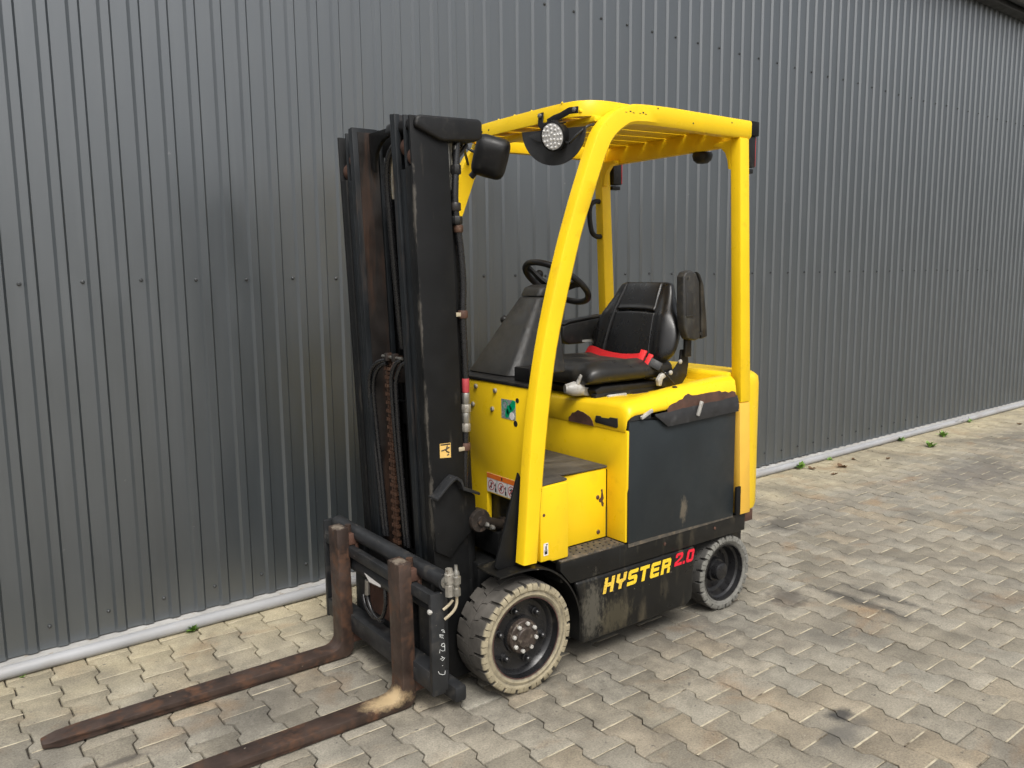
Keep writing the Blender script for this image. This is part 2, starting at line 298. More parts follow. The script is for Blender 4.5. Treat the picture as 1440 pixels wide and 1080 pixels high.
def fillet(p, segs=6):
    """smooth a coarse polyline with a Catmull-Rom spline"""
    P = [Vector(q) for q in p]; out = []
    for i in range(len(P) - 1):
        a, b, c, d = P[max(i - 1, 0)], P[i], P[i + 1], P[min(i + 2, len(P) - 1)]
        for k in range(segs):
            u = k / segs
            out.append(0.5 * ((2 * b) + (c - a) * u + (2 * a - 5 * b + 4 * c - d) * u * u + (3 * b - 3 * c + d - a) * u ** 3))
    out.append(P[-1]); return out
def mesh_of(mb, name, bevel=0.0, segs=2, angle=32):
    me = bpy.data.meshes.new(name); me.from_pydata(mb.v, [], mb.f)
    bm = bmesh.new(); bm.from_mesh(me)
    bmesh.ops.recalc_face_normals(bm, faces=bm.faces)
    if bevel:
        ed = [e for e in bm.edges if len(e.link_faces) == 2 and e.calc_face_angle(0) > R(38)]
        if ed: bmesh.ops.bevel(bm, geom=ed, offset=bevel, segments=segs, profile=0.5, affect='EDGES', clamp_overlap=True)
    bm.to_mesh(me); bm.free()
    for p in me.polygons: p.use_smooth = True
    me.set_sharp_from_angle(angle=R(angle)); return me
def obj(name, mb, mat, parent=None, bevel=0.0, segs=2, angle=32, kind=None, label=None):
    me = mesh_of(mb, name, bevel, segs, angle) if isinstance(mb, MB) else mb
    o = bpy.data.objects.new(name, me); COL.objects.link(o)
    if mat is not None and not me.materials: me.materials.append(M[mat] if isinstance(mat, str) else mat)
    if parent: o.parent = parent
    if kind: o['kind'] = kind
    if label: o['label'] = label
    return o
def thing(name, label, cat, loc=(0, 0, 0), rotz=0.0, group=None):
    o = bpy.data.objects.new(name, None); COL.objects.link(o); o.location = loc; o.rotation_euler = (0, 0, rotz)
    o['label'] = label; o['category'] = cat; o.empty_display_size = 0.2
    if group: o['group'] = group
    return o
def copy_of(o, name, parent=None, loc=None, rot=None):
    c = o.copy(); c.name = name; COL.objects.link(c)
    if parent: c.parent = parent
    if loc is not None: c.location = loc
    if rot is not None: c.rotation_euler = rot
    return c

# ------------------------------------------------------------------ ground and pavers
g = MB().add([(-220, -220, -0.016), (220, -220, -0.016), (220, 220, -0.016), (-220, 220, -0.016)], [(0, 1, 2, 3)])
obj('ground', g, 'yard', kind='structure')
PU, PL, PA = 0.152, 0.212, 0.0115           # column pitch, stone length, interlock amplitude
U0, U1, V0, V1 = -17.0, 6.0, -0.985, 5.2
bed = MB().add([(U0, V0 - 0.4, -0.0125), (U1, V0 - 0.4, -0.0125), (U1, V1, -0.0125), (U0, V1, -0.0125)], [(0, 1, 2, 3)])
pav = obj('pavement', bed, 'sand', kind='structure'); pav.rotation_euler = (0, 0, WALL_ROT)
def stone_outline(jit=0.0):
    h, w, a, t, gp = PL / 2, PU / 2, PA, 0.0115, 0.0024
    sd = [(w + a, -h), (w + a, -h / 2 - t), (w - a, -h / 2 + t), (w - a, h / 2 - t), (w + a, h / 2 + t), (w + a, h)]
    pts = sd + [(-x, y) for x, y in reversed(sd)]
    out = []
    for x, y in pts:
        x -= math.copysign(gp, x); y -= math.copysign(gp if abs(y) > h - 1e-6 else 0, y)
        out.append((x + random.uniform(-jit, jit), y + random.uniform(-jit, jit)))
    return out
def stone_geo(dx=0, dy=0, dz=0, rot=0, tx=0, ty=0):
    o = stone_outline(0.0007); c, s = math.cos(rot), math.sin(rot)
    def tr(x, y, z): return (dx + c * x - s * y, dy + s * x + c * y, dz + z + tx * x + ty * y)
    ch = 0.0034 + random.uniform(-0.0008, 0.0014)
    n = len(o); vs = [tr(x, y, -0.03) for x, y in o] + [tr(x, y, -0.0048) for x, y in o] + [tr(x - math.copysign(ch * 0.45, x), y - math.copysign(ch * 0.45, y), -0.0013) for x, y in o] + \
        [tr(x - math.copysign(ch, x), y - math.copysign(ch, y), 0) for x, y in o]
    fs = [tuple(range(3 * n, 4 * n))]
    for k in range(3): fs += [(k * n + i, k * n + (i + 1) % n, (k + 1) * n + (i + 1) % n, (k + 1) * n + i) for i in range(n)]
    return vs, fs
def to_px(P):
    d = P - CAM; z = d.dot(fwd)
    return (720 + 1140 * d.dot(right) / z, 540 + 1140 * d.dot(down) / z, z) if z > 0.1 else (1e9, 1e9, z)
cw, sw = math.cos(WALL_ROT), math.sin(WALL_ROT)
spots = []
k0 = int(math.floor((U0 - 1.485) / PU))
for k in range(k0, k0 + int((U1 - U0) / PU)):
    u = 1.485 + (k + 0.5) * PU
    ph = 0.03 + (PL / 2 if k % 2 else 0)
    j = math.floor((V0 - 0.15 - ph) / PL)
    while ph + j * PL < V1:
        v = ph + j * PL
        if v > V0 - 0.10: 
            x, y, z = to_px(Vector((cw * u - sw * v, sw * u + cw * v, 0)))
            hidden = (abs(cw * u - sw * v + 0.65) < 0.62 and abs(sw * u + cw * v + 0.12) < 0.45)
            inside = -40 < x < 1480 and y < 1120 and not hidden
            spots.append((z if inside else 1e6 + z, u, v))
        j += 1
spots.sort()
variants = []
for i in range(14):
    mb = MB(); mb.add(*stone_geo()); me = mesh_of(mb, 'paver', 0, angle=50); me.materials.append(M['paver']); variants.append(me)
far = MB()
for i, (z, u, v) in enumerate(spots):
    dz, rot, tx, ty = random.gauss(0, 0.0010), random.gauss(0, 0.006), random.gauss(0, 0.0055), random.gauss(0, 0.0055)
    if i < 300:
        o = obj('paver', random.choice(variants), None, pav)
        o.location = (u, v, dz); o.rotation_euler = (ty, -tx, rot + (math.pi if random.random() < 0.5 else 0))
    else:
        far.add(*stone_geo(u, v, dz, rot, tx, ty))
strips = MB()
for (z, u, v) in spots:
    if random.random() < 0.12: continue
    hw_, g_ = (PU / 2 + PA) * random.uniform(0.90, 0.99), random.uniform(0.0022, 0.0045); v_ = v + PL / 2
    sh_ = random.uniform(-0.004, 0.004)
    strips.add([(u - hw_ + sh_, v_ - g_, -0.0014), (u + hw_ + sh_, v_ - g_, -0.0014), (u + hw_ + sh_, v_ + g_, -0.0014), (u - hw_ + sh_, v_ + g_, -0.0014)], [(0, 1, 2, 3)])
obj('joint_sand', strips, 'pale_sand', pav, kind='stuff')
far_me = bpy.data.meshes.new('paver_field'); far_me.from_pydata(far.v, [], far.f)
for p in far_me.polygons: p.use_smooth = False
fo = obj('paver_field', far_me, 'paver_far', pav, kind='stuff')

# ------------------------------------------------------------------ the building with the corrugated wall
hall = thing('warehouse', 'long building clad in vertically ribbed dark grey metal sheets behind the forklift', 'building', (0, 0, 0), WALL_ROT)
VP, VC = -1.036, -1.022                 # pan and crest of the ribs
PITCH, UREF, ZT, ZB = 0.1187, 1.419, 4.42, 0.060
def cladding_sheet(u_left, nr):
    """nr ribs to the right of u_left; each period: pan, slope, crest, slope"""
    pr = []
    for i in range(nr):
        u = u_left - i * PITCH
        pr += [(u, VP), (u - 0.011, VC), (u - 0.0435, VC), (u - 0.0545, VP)]
    u = u_left - nr * PITCH; pr += [(u, VP), (u - 0.011, VC), (u - 0.040, VC)]
    n = len(pr); lift = 0.0011
    vs = []; fs = []
    zz = [ZB, 1.0, 2.2, 3.3, ZT]
    for z in zz: vs += [(a, b + lift * (1 - i / n), z) for i, (a, b) in enumerate(pr)]
    for r in range(len(zz) - 1): fs += [(r * n + i, r * n + i + 1, (r + 1) * n + i + 1, (r + 1) * n + i) for i in range(n - 1)]
    m = len(vs); vs += [(a, b - 0.0009, c) for a, b, c in vs]; fs += [tuple(i + m for i in reversed(f)) for f in fs]
    for r in (0, len(zz) - 1): fs += [(r * n + i, r * n + i + 1, m + r * n + i + 1, m + r * n + i) for i in range(n - 1)]
    for r in range(len(zz) - 1):
        fs += [(r * n, (r + 1) * n, m + (r + 1) * n, m + r * n), (r * n + n - 1, (r + 1) * n + n - 1, m + (r + 1) * n + n - 1, m + r * n + n - 1)]
    return MB().add(vs, fs)
sheet = mesh_of(cladding_sheet(0, 10), 'cladding_sheet', angle=20); sheet.materials.append(M['cladding'])
for i in range(-4, 16):
    o = obj('cladding_sheet', sheet, None, hall); o.location = (UREF + PITCH - 0.217 - 10 * PITCH * i + 0.0, 0, random.uniform(-0.004, 0.004))
    o.rotation_euler = (0, 0, random.uniform(-0.0004, 0.0004))
sc = MB().lathe([(0.0095, 0), (0.0095, 0.0018), (0.0062, 0.0026), (0.0060, 0.0068), (0.0045, 0.0078)], (0, 0, 0), 8)
sc_me = mesh_of(sc, 'screw', angle=25); sc_me.materials.append(M['screw'])
SCM = {}
for z, n0, n1 in ((0.160, -1, 34), (1.648, -1, 40), (3.262, 9, 44)):
    for k in range(n0, n1):
        o = obj('screw', sc_me, None, hall)
        o.location = (1.458 - 2 * PITCH * k + random.gauss(0, 0.002), VP + 0.0016, z + random.gauss(0, 0.003)); o.rotation_euler = (0, random.random() * 3, 0)
core = MB().box(-24, 9, -13, VP - 0.02, 0.07, 4.40)
obj('wall_core', core, 'roof', hall)
obj('plinth', MB().box(-24, 9, -13.02, -0.985, -0.05, 0.052), 'concrete', hall, 0.004)
rf = MB().prism([(-0.80, 4.50), (-7.0, 6.1), (-13.3, 4.50), (-13.3, 4.42), (-7.0, 6.02), (-0.80, 4.42)], 'x', -24.2, 9.2)
roof = obj('roof', rf, 'roof', hall)
obj('soffit_trim', MB().box(-24.2, 9.2, -1.02, -0.90, 4.335, 4.41), 'gutter', hall, 0.004)
gut = [( -0.895 + 0.065 + 0.065 * math.cos(a), 4.425 + 0.065 * math.sin(a)) for a in [math.pi + math.pi * i / 10 for i in range(11)]]
gut = gut + [(y - math.copysign(0.004, y + 0.83), z) for y, z in reversed([(-0.83 + (y + 0.83) * 0.94, 4.425 + (z - 4.425) * 0.94) for y, z in gut])]
obj('gutter', MB().prism(gut, 'x', -24.2, 9.2), 'gutter', roof)

pp = thing('drain_pipe', 'long grey round pipe lying on the pavers along the foot of the metal wall', 'pipe', (0, 0, 0), WALL_ROT)
segs_u = [9.0, 2.62, -0.38, -3.36, -6.35, -9.4, -14.0, -24.0]
for a, b in zip(segs_u[:-1], segs_u[1:]):
    n = 8; pts = [(a + (b - a) * i / n, -0.969 + random.gauss(0, 0.0012), 0.0275 + random.gauss(0, 0.0008)) for i in range(n + 1)]
    pts[0] = (a - 0.004, -0.969, 0.0275); pts[-1] = (b + 0.004, -0.969, 0.0275)
    obj('pipe_length', MB().tube(pts, 0.028, 20), 'pipe', pp, angle=60)
for u in segs_u[1:-1]:
    obj('collar', MB().lathe([(0.028, -0.035), (0.0295, -0.033), (0.0295, 0.033), (0.028, 0.035)], (u, -0.969, 0.0275), 20, 'x'), 'pipe', pp)

# weeds and litter along the pipe
def weed(u, v, size, nleaf, label, seed, group):
    rnd = random.Random(seed); mb = MB()
    for i in range(nleaf):
        a = rnd.uniform(0, 6.28); el = rnd.uniform(0.35, 1.25); ln = size * rnd.uniform(0.55, 1.1); w = ln * rnd.uniform(0.13, 0.24)
        d = Vector((math.cos(a) * math.cos(el), math.sin(a) * math.cos(el), math.sin(el))); s = Vector((-math.sin(a), math.cos(a), 0))
        b0 = Vector((rnd.gauss(0, size * 0.14), rnd.gauss(0, size * 0.10), 0.0)); dr = Vector((0, 0, -0.25 * ln))
        L = [b0, b0 + d * ln * 0.45 + s * w, b0 + d * ln + dr, b0 + d * ln * 0.45 - s * w, b0 + d * ln * 0.5 + Vector((0, 0, -0.1 * w))]
        mb.add(L, [(0, 1, 4), (1, 2, 4), (2, 3, 4), (3, 0, 4)])
    o = obj('weed', mb, 'leaf', None, angle=60); o.location = (cw * u - sw * v, sw * u + cw * v, 0.001)
    o['label'] = label; o['category'] = 'weed'; o['group'] = group
WG = 'weeds along the foot of the wall'
weed(0.885, -0.945, 0.055, 34, 'bright green weed at the pipe beside the far fork blade', 1, WG)
weed(1.585, -0.935, 0.022, 8, 'tiny pale weed sprouting against the pipe past the fork tip', 8, WG)
weed(-4.12, -0.93, 0.085, 40, 'leafy green weed at the pipe just behind the forklift counterweight', 2, WG)
weed(-4.58, -0.925, 0.050, 16, 'thin low weed at the pipe next to the dry brown leaves', 3, WG)
weed(-5.85, -0.93, 0.075, 24, 'small weed tuft growing out from under the pipe far along the wall', 4, WG)
weed(-5.79, -0.62, 0.085, 30, 'round green weed standing free among the pavers off the pipe', 5, WG)
weed(-6.36, -0.76, 0.085, 30, 'flat green weed between pavers, farthest from the forklift off the pipe', 6, WG)
weed(-7.35, -0.93, 0.06, 20, 'small weed at the pipe beside its scribbled mark', 7, WG)
def dry_leaf(u, v, size, seed, label):
    rnd = random.Random(seed); n = 9; vs = []; 
    for i in range(n):
        a = 6.283 * i / n; r = size * (0.6 + 0.4 * abs(math.cos(a))) * rnd.uniform(0.7, 1.1)
        vs.append((r * math.cos(a), 0.7 * r * math.sin(a), 0.004 + rnd.uniform(0, 0.6) * size))
    top = vs + [(0, 0, 0.004)]; low = [(x, y, z - 0.0015) for x, y, z in top]
    fs = [(i, (i + 1) % n, n) for i in range(n)] + [((i + 1) % n + n + 1, i + n + 1, 2 * n + 1) for i in range(n)] + [(i, (i + 1) % n, (i + 1) % n + n + 1, i + n + 1) for i in range(n)]
    o = obj('dry_leaf', MB().add(top + low, fs), 'dry_leaf', None); o.location = (cw * u - sw * v, sw * u + cw * v, 0.0); o.rotation_euler = (0, 0, rnd.random() * 6)
    o['label'] = label; o['category'] = 'leaf'; o['group'] = 'dry leaves on the pavers'
for i, (u, v, s) in enumerate(((-4.16, -0.84, 0.035), (-4.42, -0.72, 0.05), (-4.13, -0.62, 0.03), (-5.0, -0.62, 0.03), (-4.75, -0.80, 0.025), (-7.9, -0.30, 0.06), (-7.6, -0.52, 0.035))):
    dry_leaf(u, v, s, i, 'curled dry brown leaf lying on the pavers in front of the pipe')
# scribble on the pipe
scr = MB()
for i, (a, b) in enumerate((((0, 0), (0.05, 0)), ((0.07, 0.02), (0.08, -0.02)), ((0.08, -0.02), (0.12, -0.015)), ((0.12, -0.015), (0.13, 0.02)), ((0.17, 0.02), (0.18, -0.02)), ((0.22, 0.02), (0.20, 0.0)), ((0.20, 0.0), (0.23, -0.02)))):
    def pt(q):
        th = R(35) + q[1] / 0.028; return (-7.05 - q[0] * 1.6, -0.969 + 0.0283 * math.cos(th), 0.0275 + 0.0283 * math.sin(th))
    scr.tube([pt(a), pt(b)], 0.0022, 5)
obj('marker_scribble', scr, 'print_black', pp)

# ------------------------------------------------------------------ the forklift (X forward, +Y its left side, which faces the camera)
FL = thing('forklift_truck', 'yellow and black electric forklift with rusty forks parked on pavers by the wall', 'forklift', (0, 0, 0))
def P(name, mb, mat, bevel=0.003, parent=None, segs=2, angle=32, label=None): return obj(name, mb, mat, parent or FL, bevel, segs, angle, label=label)

# ---- wheels
def tyre_mesh(x, yo, yi, r, n, rin):
    """solid tyre between faces yo (outer) and yi: carcass plus two staggered rows of chevron lugs"""
    mb = MB(); w = yo - yi; rc = r - 0.0155
    mb.lathe([(rin, yi), (rc - 0.012, yi), (rc, yi + 0.012), (rc, yo - 0.010), (rc - 0.006, yo - 0.003), (rc - 0.014, yo - 0.003), (rc - 0.020, yo - 0.0075), (rin + 0.012, yo - 0.004), (rin, yo - 0.012)],
             (x, 0, r), 60, 'y', True)
    for side in (0, 1):
        for i in range(n):
            a0 = 2 * math.pi * (i + 0.5 * side) / n; pw = 2 * math.pi / n
            secs = []
            for q, (s, hw, rr) in enumerate(((0.02, 0.478, r), (0.34, 0.478, r), (0.40, 0.425, r), (0.88, 0.385, r - 0.0015), (1.0, 0.365, r - 0.010))):
                y = (yo - s_in(s, w)) if side == 0 else (yi + s_in(s, w))
                sk = (0.36 * s if s < 0.37 else 0.36 * 0.37 - 0.0 + 0.10 * (s - 0.37) + 0.18) * pw
                ring = []
                for b in (-1.0, -0.34, 0.34, 1.0): ring.append((y, a0 + sk + b * hw * pw, rr))
                for b in (1.0, 0.34, -0.34, -1.0): ring.append((y, a0 + sk + b * hw * pw * 0.99, rc - 0.006 if s > 0.95 else rc - 0.004))
                secs.append([(x + R_ * math.cos(a), yy, r + R_ * math.sin(a)) for yy, a, R_ in ring])
            mb.loft(secs[:4])
            for h0, h1 in ((-1.0, -0.08), (0.08, 1.0)):
                sh = []
                for s, hw, rr in ((0.88, 0.385, r - 0.0015), (0.955, 0.375, r - 0.0045), (1.0, 0.365, r - 0.010)):
                    y = (yo - s_in(s, w)) if side == 0 else (yi + s_in(s, w)); sk = (0.36 * 0.37 + 0.10 * (s - 0.37) + 0.18) * pw
                    an = [a0 + sk + (h0 + (h1 - h0) * q / 2) * hw * pw for q in range(3)]
                    sh.append([(x + rr * math.cos(a), y, r + rr * math.sin(a)) for a in an] + [(x + (rc - 0.012) * math.cos(a), y, r + (rc - 0.012) * math.sin(a)) for a in reversed(an)])
                mb.loft(sh)
    return mb
def s_in(s, w): return w / 2 * (1 - s)
def wheel(name, x, yo, yi, r, rin, n, front, sgn):
    """built on the near side, mirrored in Y for the far side"""
    fl = lambda mb: mb if sgn > 0 else mb.xf(lambda a, b, c: (a, -b, c))
    d = yo - yi
    rim = MB()
    if front:
        prof = [(rin + 0.002, yo - 0.012), (rin - 0.004, yo - 0.012), (rin - 0.008, yo - 0.040), (rin - 0.014, yo - 0.046), (rin - 0.022, yo - 0.062), (rin - 0.034, yo - 0.066),
                (0.080, yo - 0.060), (0.076, yo - 0.048), (0.0, yo - 0.048), (0.0, yi + 0.01), (rin + 0.002, yi + 0.01)]
    else:
        prof = [(rin + 0.002, yo - 0.008), (rin - 0.003, yo - 0.008), (rin - 0.007, yo - 0.030), (rin - 0.016, yo - 0.038), (rin - 0.024, yo - 0.075), (rin - 0.040, yo - 0.082),
                (0.062, yo - 0.078), (0.056, yo - 0.055), (0.0, yo - 0.055), (0.0, yi + 0.01), (rin + 0.002, yi + 0.01)]
    rim.lathe([(max(q, 0.001), o) for q, o in prof], (x, 0, r), 56, 'y', True)
    W = P(name, fl(rim), 'rim', 0, angle=28)
    tm = mat_tyre(name + '_rubber' + ('_far' if sgn < 0 else ''), *((yo - 0.016, yo - 0.003) if sgn > 0 else (yo + 1, yo + 2)), **({} if front else {'cream': (0.20, 0.196, 0.176), 'grey': (0.062, 0.060, 0.056)}))
    P('tyre', fl(tyre_mesh(x, yo, yi, r, n, rin)), tm, 0, W, angle=40)
    P('rim_edge', fl(MB().lathe([(rin + 0.001, yo - 0.0105), (rin - 0.003, yo - 0.0105), (rin - 0.0075, yo - 0.039), (rin - 0.006, yo - 0.040), (rin - 0.001, yo - 0.013)], (x, 0, r), 56, 'y', True)), 'rim_edge', 0, W)
    if front:
        P('hub', fl(MB().lathe([(0.070, yo - 0.055), (0.069, yo - 0.028), (0.066, yo - 0.024), (0.044, yo - 0.024), (0.041, yo - 0.013), (0.038, yo - 0.010), (0.012, yo - 0.009), (0.001, yo - 0.012)], (x, 0, r), 40)), 'hub', 0, W)
        for i in range(8):
            a = 2 * math.pi * (i + 0.3) / 8
            P('hub_bolt', fl(MB().lathe([(0.0085, yo - 0.026), (0.0085, yo - 0.014), (0.006, yo - 0.0115), (0.001, yo - 0.011)], (x + 0.0555 * math.cos(a), 0, r + 0.0555 * math.sin(a)), 8)), 'silver', 0, W)
        for i in range(6):
            a = 2 * math.pi * (i + 0.25) / 6; cx, cz = x + 0.110 * math.cos(a), r + 0.110 * math.sin(a)
            P('wheel_nut', fl(MB().lathe([(0.0185, yo - 0.066), (0.0175, yo - 0.054), (0.0125, yo - 0.052), (0.0120, yo - 0.034), (0.008, yo - 0.029), (0.001, yo - 0.028)], (cx, 0, cz), 10)), 'rim', 0, W)
    else:
        P('hub_cap', fl(MB().lathe([(0.047, yo - 0.070), (0.045, yo - 0.030), (0.041, yo - 0.022), (0.030, yo - 0.017), (0.001, yo - 0.015)], (x, 0, r), 32)), 'rim', 0, W)
    return W
wheel('front_wheel', 0.0, 0.500, 0.315, 0.2255, 0.166, 20, True, 1)
wheel('front_wheel', 0.0, 0.500, 0.315, 0.2255, 0.166, 18, True, -1)
wheel('rear_wheel', -1.267, 0.462, 0.345, 0.187, 0.140, 20, False, 1)
wheel('rear_wheel', -1.267, 0.462, 0.345, 0.187, 0.140, 20, False, -1)

# ---- chassis
P('axle_housing', MB().box(-0.14, 0.10, -0.30, 0.30, 0.12, 0.50).box(-0.06, 0.06, -0.33, 0.33, 0.17, 0.29), 'black_mast', 0.01)
P('chassis', MB().box(-1.43, -0.27, -0.36, 0.36, 0.10, 0.44).box(-1.40, -0.20, -0.46, 0.46, 0.392, 0.44), 'black_plate', 0.006)
for s in (1, -1):
    yy = lambda a, b: (min(a * s, b * s), max(a * s, b * s))
    rail = MB().prism([(-0.245, 0.386), (-1.392, 0.386), (-1.392, 0.474), (-0.572, 0.486), (-0.19, 0.486), (-0.19, 0.45)], 'y', *yy(0.440, 0.474))
    fr = P('frame_rail', rail, 'black_plate', 0.004)
    for (x, z) in ((-0.81, 0.437), (-1.16, 0.440)):
        if s > 0: P('rail_bolt', MB().lathe([(0.008, 0.473), (0.008, 0.477), (0.001, 0.4785)], (x, 0, z), 8), 'rust', 0, fr)
    sk = [(-0.268, 0.384), (-0.287, 0.33), (-0.298, 0.26), (-0.302, 0.106), (-0.96, 0.106), (-1.000, 0.128), (-1.010, 0.36), (-1.014, 0.384)]
    P('side_skirt', MB().prism(sk, 'y', *yy(0.445, 0.481)), 'black_plate', 0.012, segs=3)
    if s > 0: P('rail_joint', MB().box(-0.528, -0.5265, 0.471, 0.4748, 0.392, 0.487), 'print_black', 0)
    # wheel arch over the front wheel
    arch = [(0.128, 0.505), (0.085, 0.508), (0.039, 0.509), (-0.043, 0.504), (-0.114, 0.486), (-0.179, 0.443), (-0.232, 0.383), (-0.268, 0.314), (-0.284, 0.238), (-0.284, 0.135)]
    ar = [(q.x, q.y) for q in fillet([(a, b, 0) for a, b in arch], 4)]
    inn = [(x + 0.004 if i else x, z - 0.006) for i, (x, z) in enumerate(ar)]
    y0, y1 = yy(0.33, 0.490)
    mb = MB(); n = len(ar)
    mb.add([(x, y0, z) for x, z in ar] + [(x, y1, z) for x, z in ar] + [(x, y0, z) for x, z in inn] + [(x, y1, z) for x, z in inn],
           [(i, i + 1, n + i + 1, n + i) for i in range(n - 1)] + [(2 * n + i, 3 * n + i, 3 * n + i + 1, 2 * n + i + 1) for i in range(n - 1)] +
           [(n + i, n + i + 1, 3 * n + i + 1, 3 * n + i) for i in range(n - 1)] + [(i, 2 * n + i, 2 * n + i + 1, i + 1) for i in range(n - 1)] + [(0, n, 3 * n, 2 * n), (n - 1, 3 * n - 1, 4 * n - 1, 2 * n - 1)])
    P('fender', mb, 'black_plate', 0, angle=50)
    # inner liner behind the skirt front
    P('gusset_plate', MB().prism([(-0.015, 0.885), (0.105, 0.525), (0.090, 0.508), (-0.06, 0.508), (-0.06, 0.80)], 'y', *yy(0.415, 0.427)), 'black_mast', 0.002)
P('rear_corner_bracket', MB().box(-1.478, -1.394, 0.405, 0.455, 0.416, 0.474), 'rust', 0.004, label='rusty bracket under the counterweight corner')
P('chassis_tail', MB().box(-1.45, -1.02, -0.34, 0.34, 0.20, 0.41), 'black_mast', 0.01)

# ---- front cowl with its sticker plates
cowl = MB().prism([(-0.42, 0.50), (0.13, 0.50), (0.13, 0.735), (0.310, 0.735), (0.310, 0.50), (0.438, 0.50), (0.438, 1.2135), (-0.438, 1.2135), (-0.42, 1.18)], 'x', -0.095, -0.070)
CW = P('front_cowl', cowl, 'yellow', 0.005)
P('cowl_cap', MB().box(-0.16, -0.066, -0.435, 0.437, 1.2145, 1.228), 'plastic', 0.003)
P('cowl_back', MB().box(-0.11, -0.0965, -0.43, 0.43, 0.50, 1.20), 'black_plate', 0)
for (y, z) in ((0.061, 1.187), (0.202, 1.183), (0.037, 1.106), (0.180, 1.103)):
    P('cowl_bolt', MB().lathe([(0.0105, -0.071), (0.0105, -0.066), (0.0085, -0.0615), (0.001, -0.060)], (0, y, z), 10, 'x'), 'bolt', 0, CW)
for (y, z, r) in ((0.351, 1.158, 0.0105), (0.338, 1.062, 0.013)):
    P('cowl_hole', MB().lathe([(r, -0.0705), (r, -0.0690), (0.001, -0.0688)], (0, y, z), 12, 'x'), 'print_black', 0, CW)
def plate(x, ys, z0, z1, mat, t=0.0008, parent=None, name='sticker', sl=0.0):
    return P(name, MB().hexa([(x, ys[0], z0), (x, ys[1], z0 + sl), (x, ys[1], z1 + sl), (x, ys[0], z1), (x + t, ys[0], z0), (x + t, ys[1], z0 + sl), (x + t, ys[1], z1 + sl), (x + t, ys[0], z1)]), mat, 0, parent or CW)
X0 = -0.0695
st = plate(X0, (0.133, 0.350), 0.742, 0.823, 'white', name='warning_sticker')
plate(X0 + 0.001, (0.133, 0.350), 0.802, 0.823, 'orange', parent=CW, name='sticker_band')
plate(X0 + 0.0012, (0.236, 0.245), 0.806, 0.819, 'print_black', parent=CW, name='sticker_mark')
for k in range(3):
    yc = 0.170 + 0.071 * k
    rg = MB().lathe([(0.0225, 0.0012), (0.0225, 0.0018), (0.0190, 0.0018), (0.0190, 0.0012)], (X0, yc - 0.006, 0.773), 20, 'x', True)
    rg.hexa([(X0 + .0012 + d, yc - 0.006 + a, 0.773 + b) for d in (0, .0006) for a, b in ((-0.016, -0.013), (-0.013, -0.016), (0.016, 0.013), (0.013, 0.016))])
    P('prohibition_ring', rg, 'print_red', 0, CW)
    fg = MB().box(X0 + .001, X0 + .0016, yc - 0.010, yc - 0.003, 0.760, 0.785).box(X0 + .001, X0 + .0016, yc - 0.018, yc - 0.010, 0.762 + 0.006 * k, 0.768 + 0.006 * k)
    fg.box(X0 + .001, X0 + .0016, yc + 0.020, yc + 0.030, 0.748, 0.764).box(X0 + .001, X0 + .0016, yc + 0.023, yc + 0.027, 0.764, 0.786).box(X0 + .001, X0 + .0016, yc + 0.017, yc + 0.023, 0.774, 0.779)
    P('sticker_figure', fg, 'print_black', 0, CW)
for k in range(1, 3): plate(X0 + 0.001, (0.133 + 0.0717 * k, 0.1345 + 0.0717 * k), 0.742, 0.802, 'print_black', parent=CW, name='sticker_line')
plate(X0, (0.243, 0.340), 1.074, 1.155, 'holo', name='inspection_sticker')
gm = MB()
for (a, b, w, h, r) in ((0.320, 1.135, 0.021, 0.026, -0.5), (0.296, 1.113, 0.022, 0.022, 0.3), (0.282, 1.098, 0.016, 0.02, 0.1)):
    c, s = math.cos(r), math.sin(r)
    gm.prism([(a + c * p * w - s * q * h, b + s * p * w + c * q * h) for p, q in ((-.9, -.5), (-.3, -.95), (.6, -.8), (.9, .1), (.5, .9), (-.4, .8))], 'x', X0 + 0.0008, X0 + 0.0016)
P('sticker_emblem', gm, 'green', 0, CW)
P('sticker_emblem_ring', MB().lathe([(0.019, 0.0008), (0.019, 0.0014), (0.0165, 0.0014), (0.0165, 0.0008)], (X0, 0.268, 1.130), 18, 'x', True), 'green', 0, CW)
P('sticker_seal', MB().lathe([(0.016, 0.0010), (0.016, 0.0020), (0.001, 0.0020)], (X0, 0.316, 1.090), 18, 'x'), 'white', 0, CW)

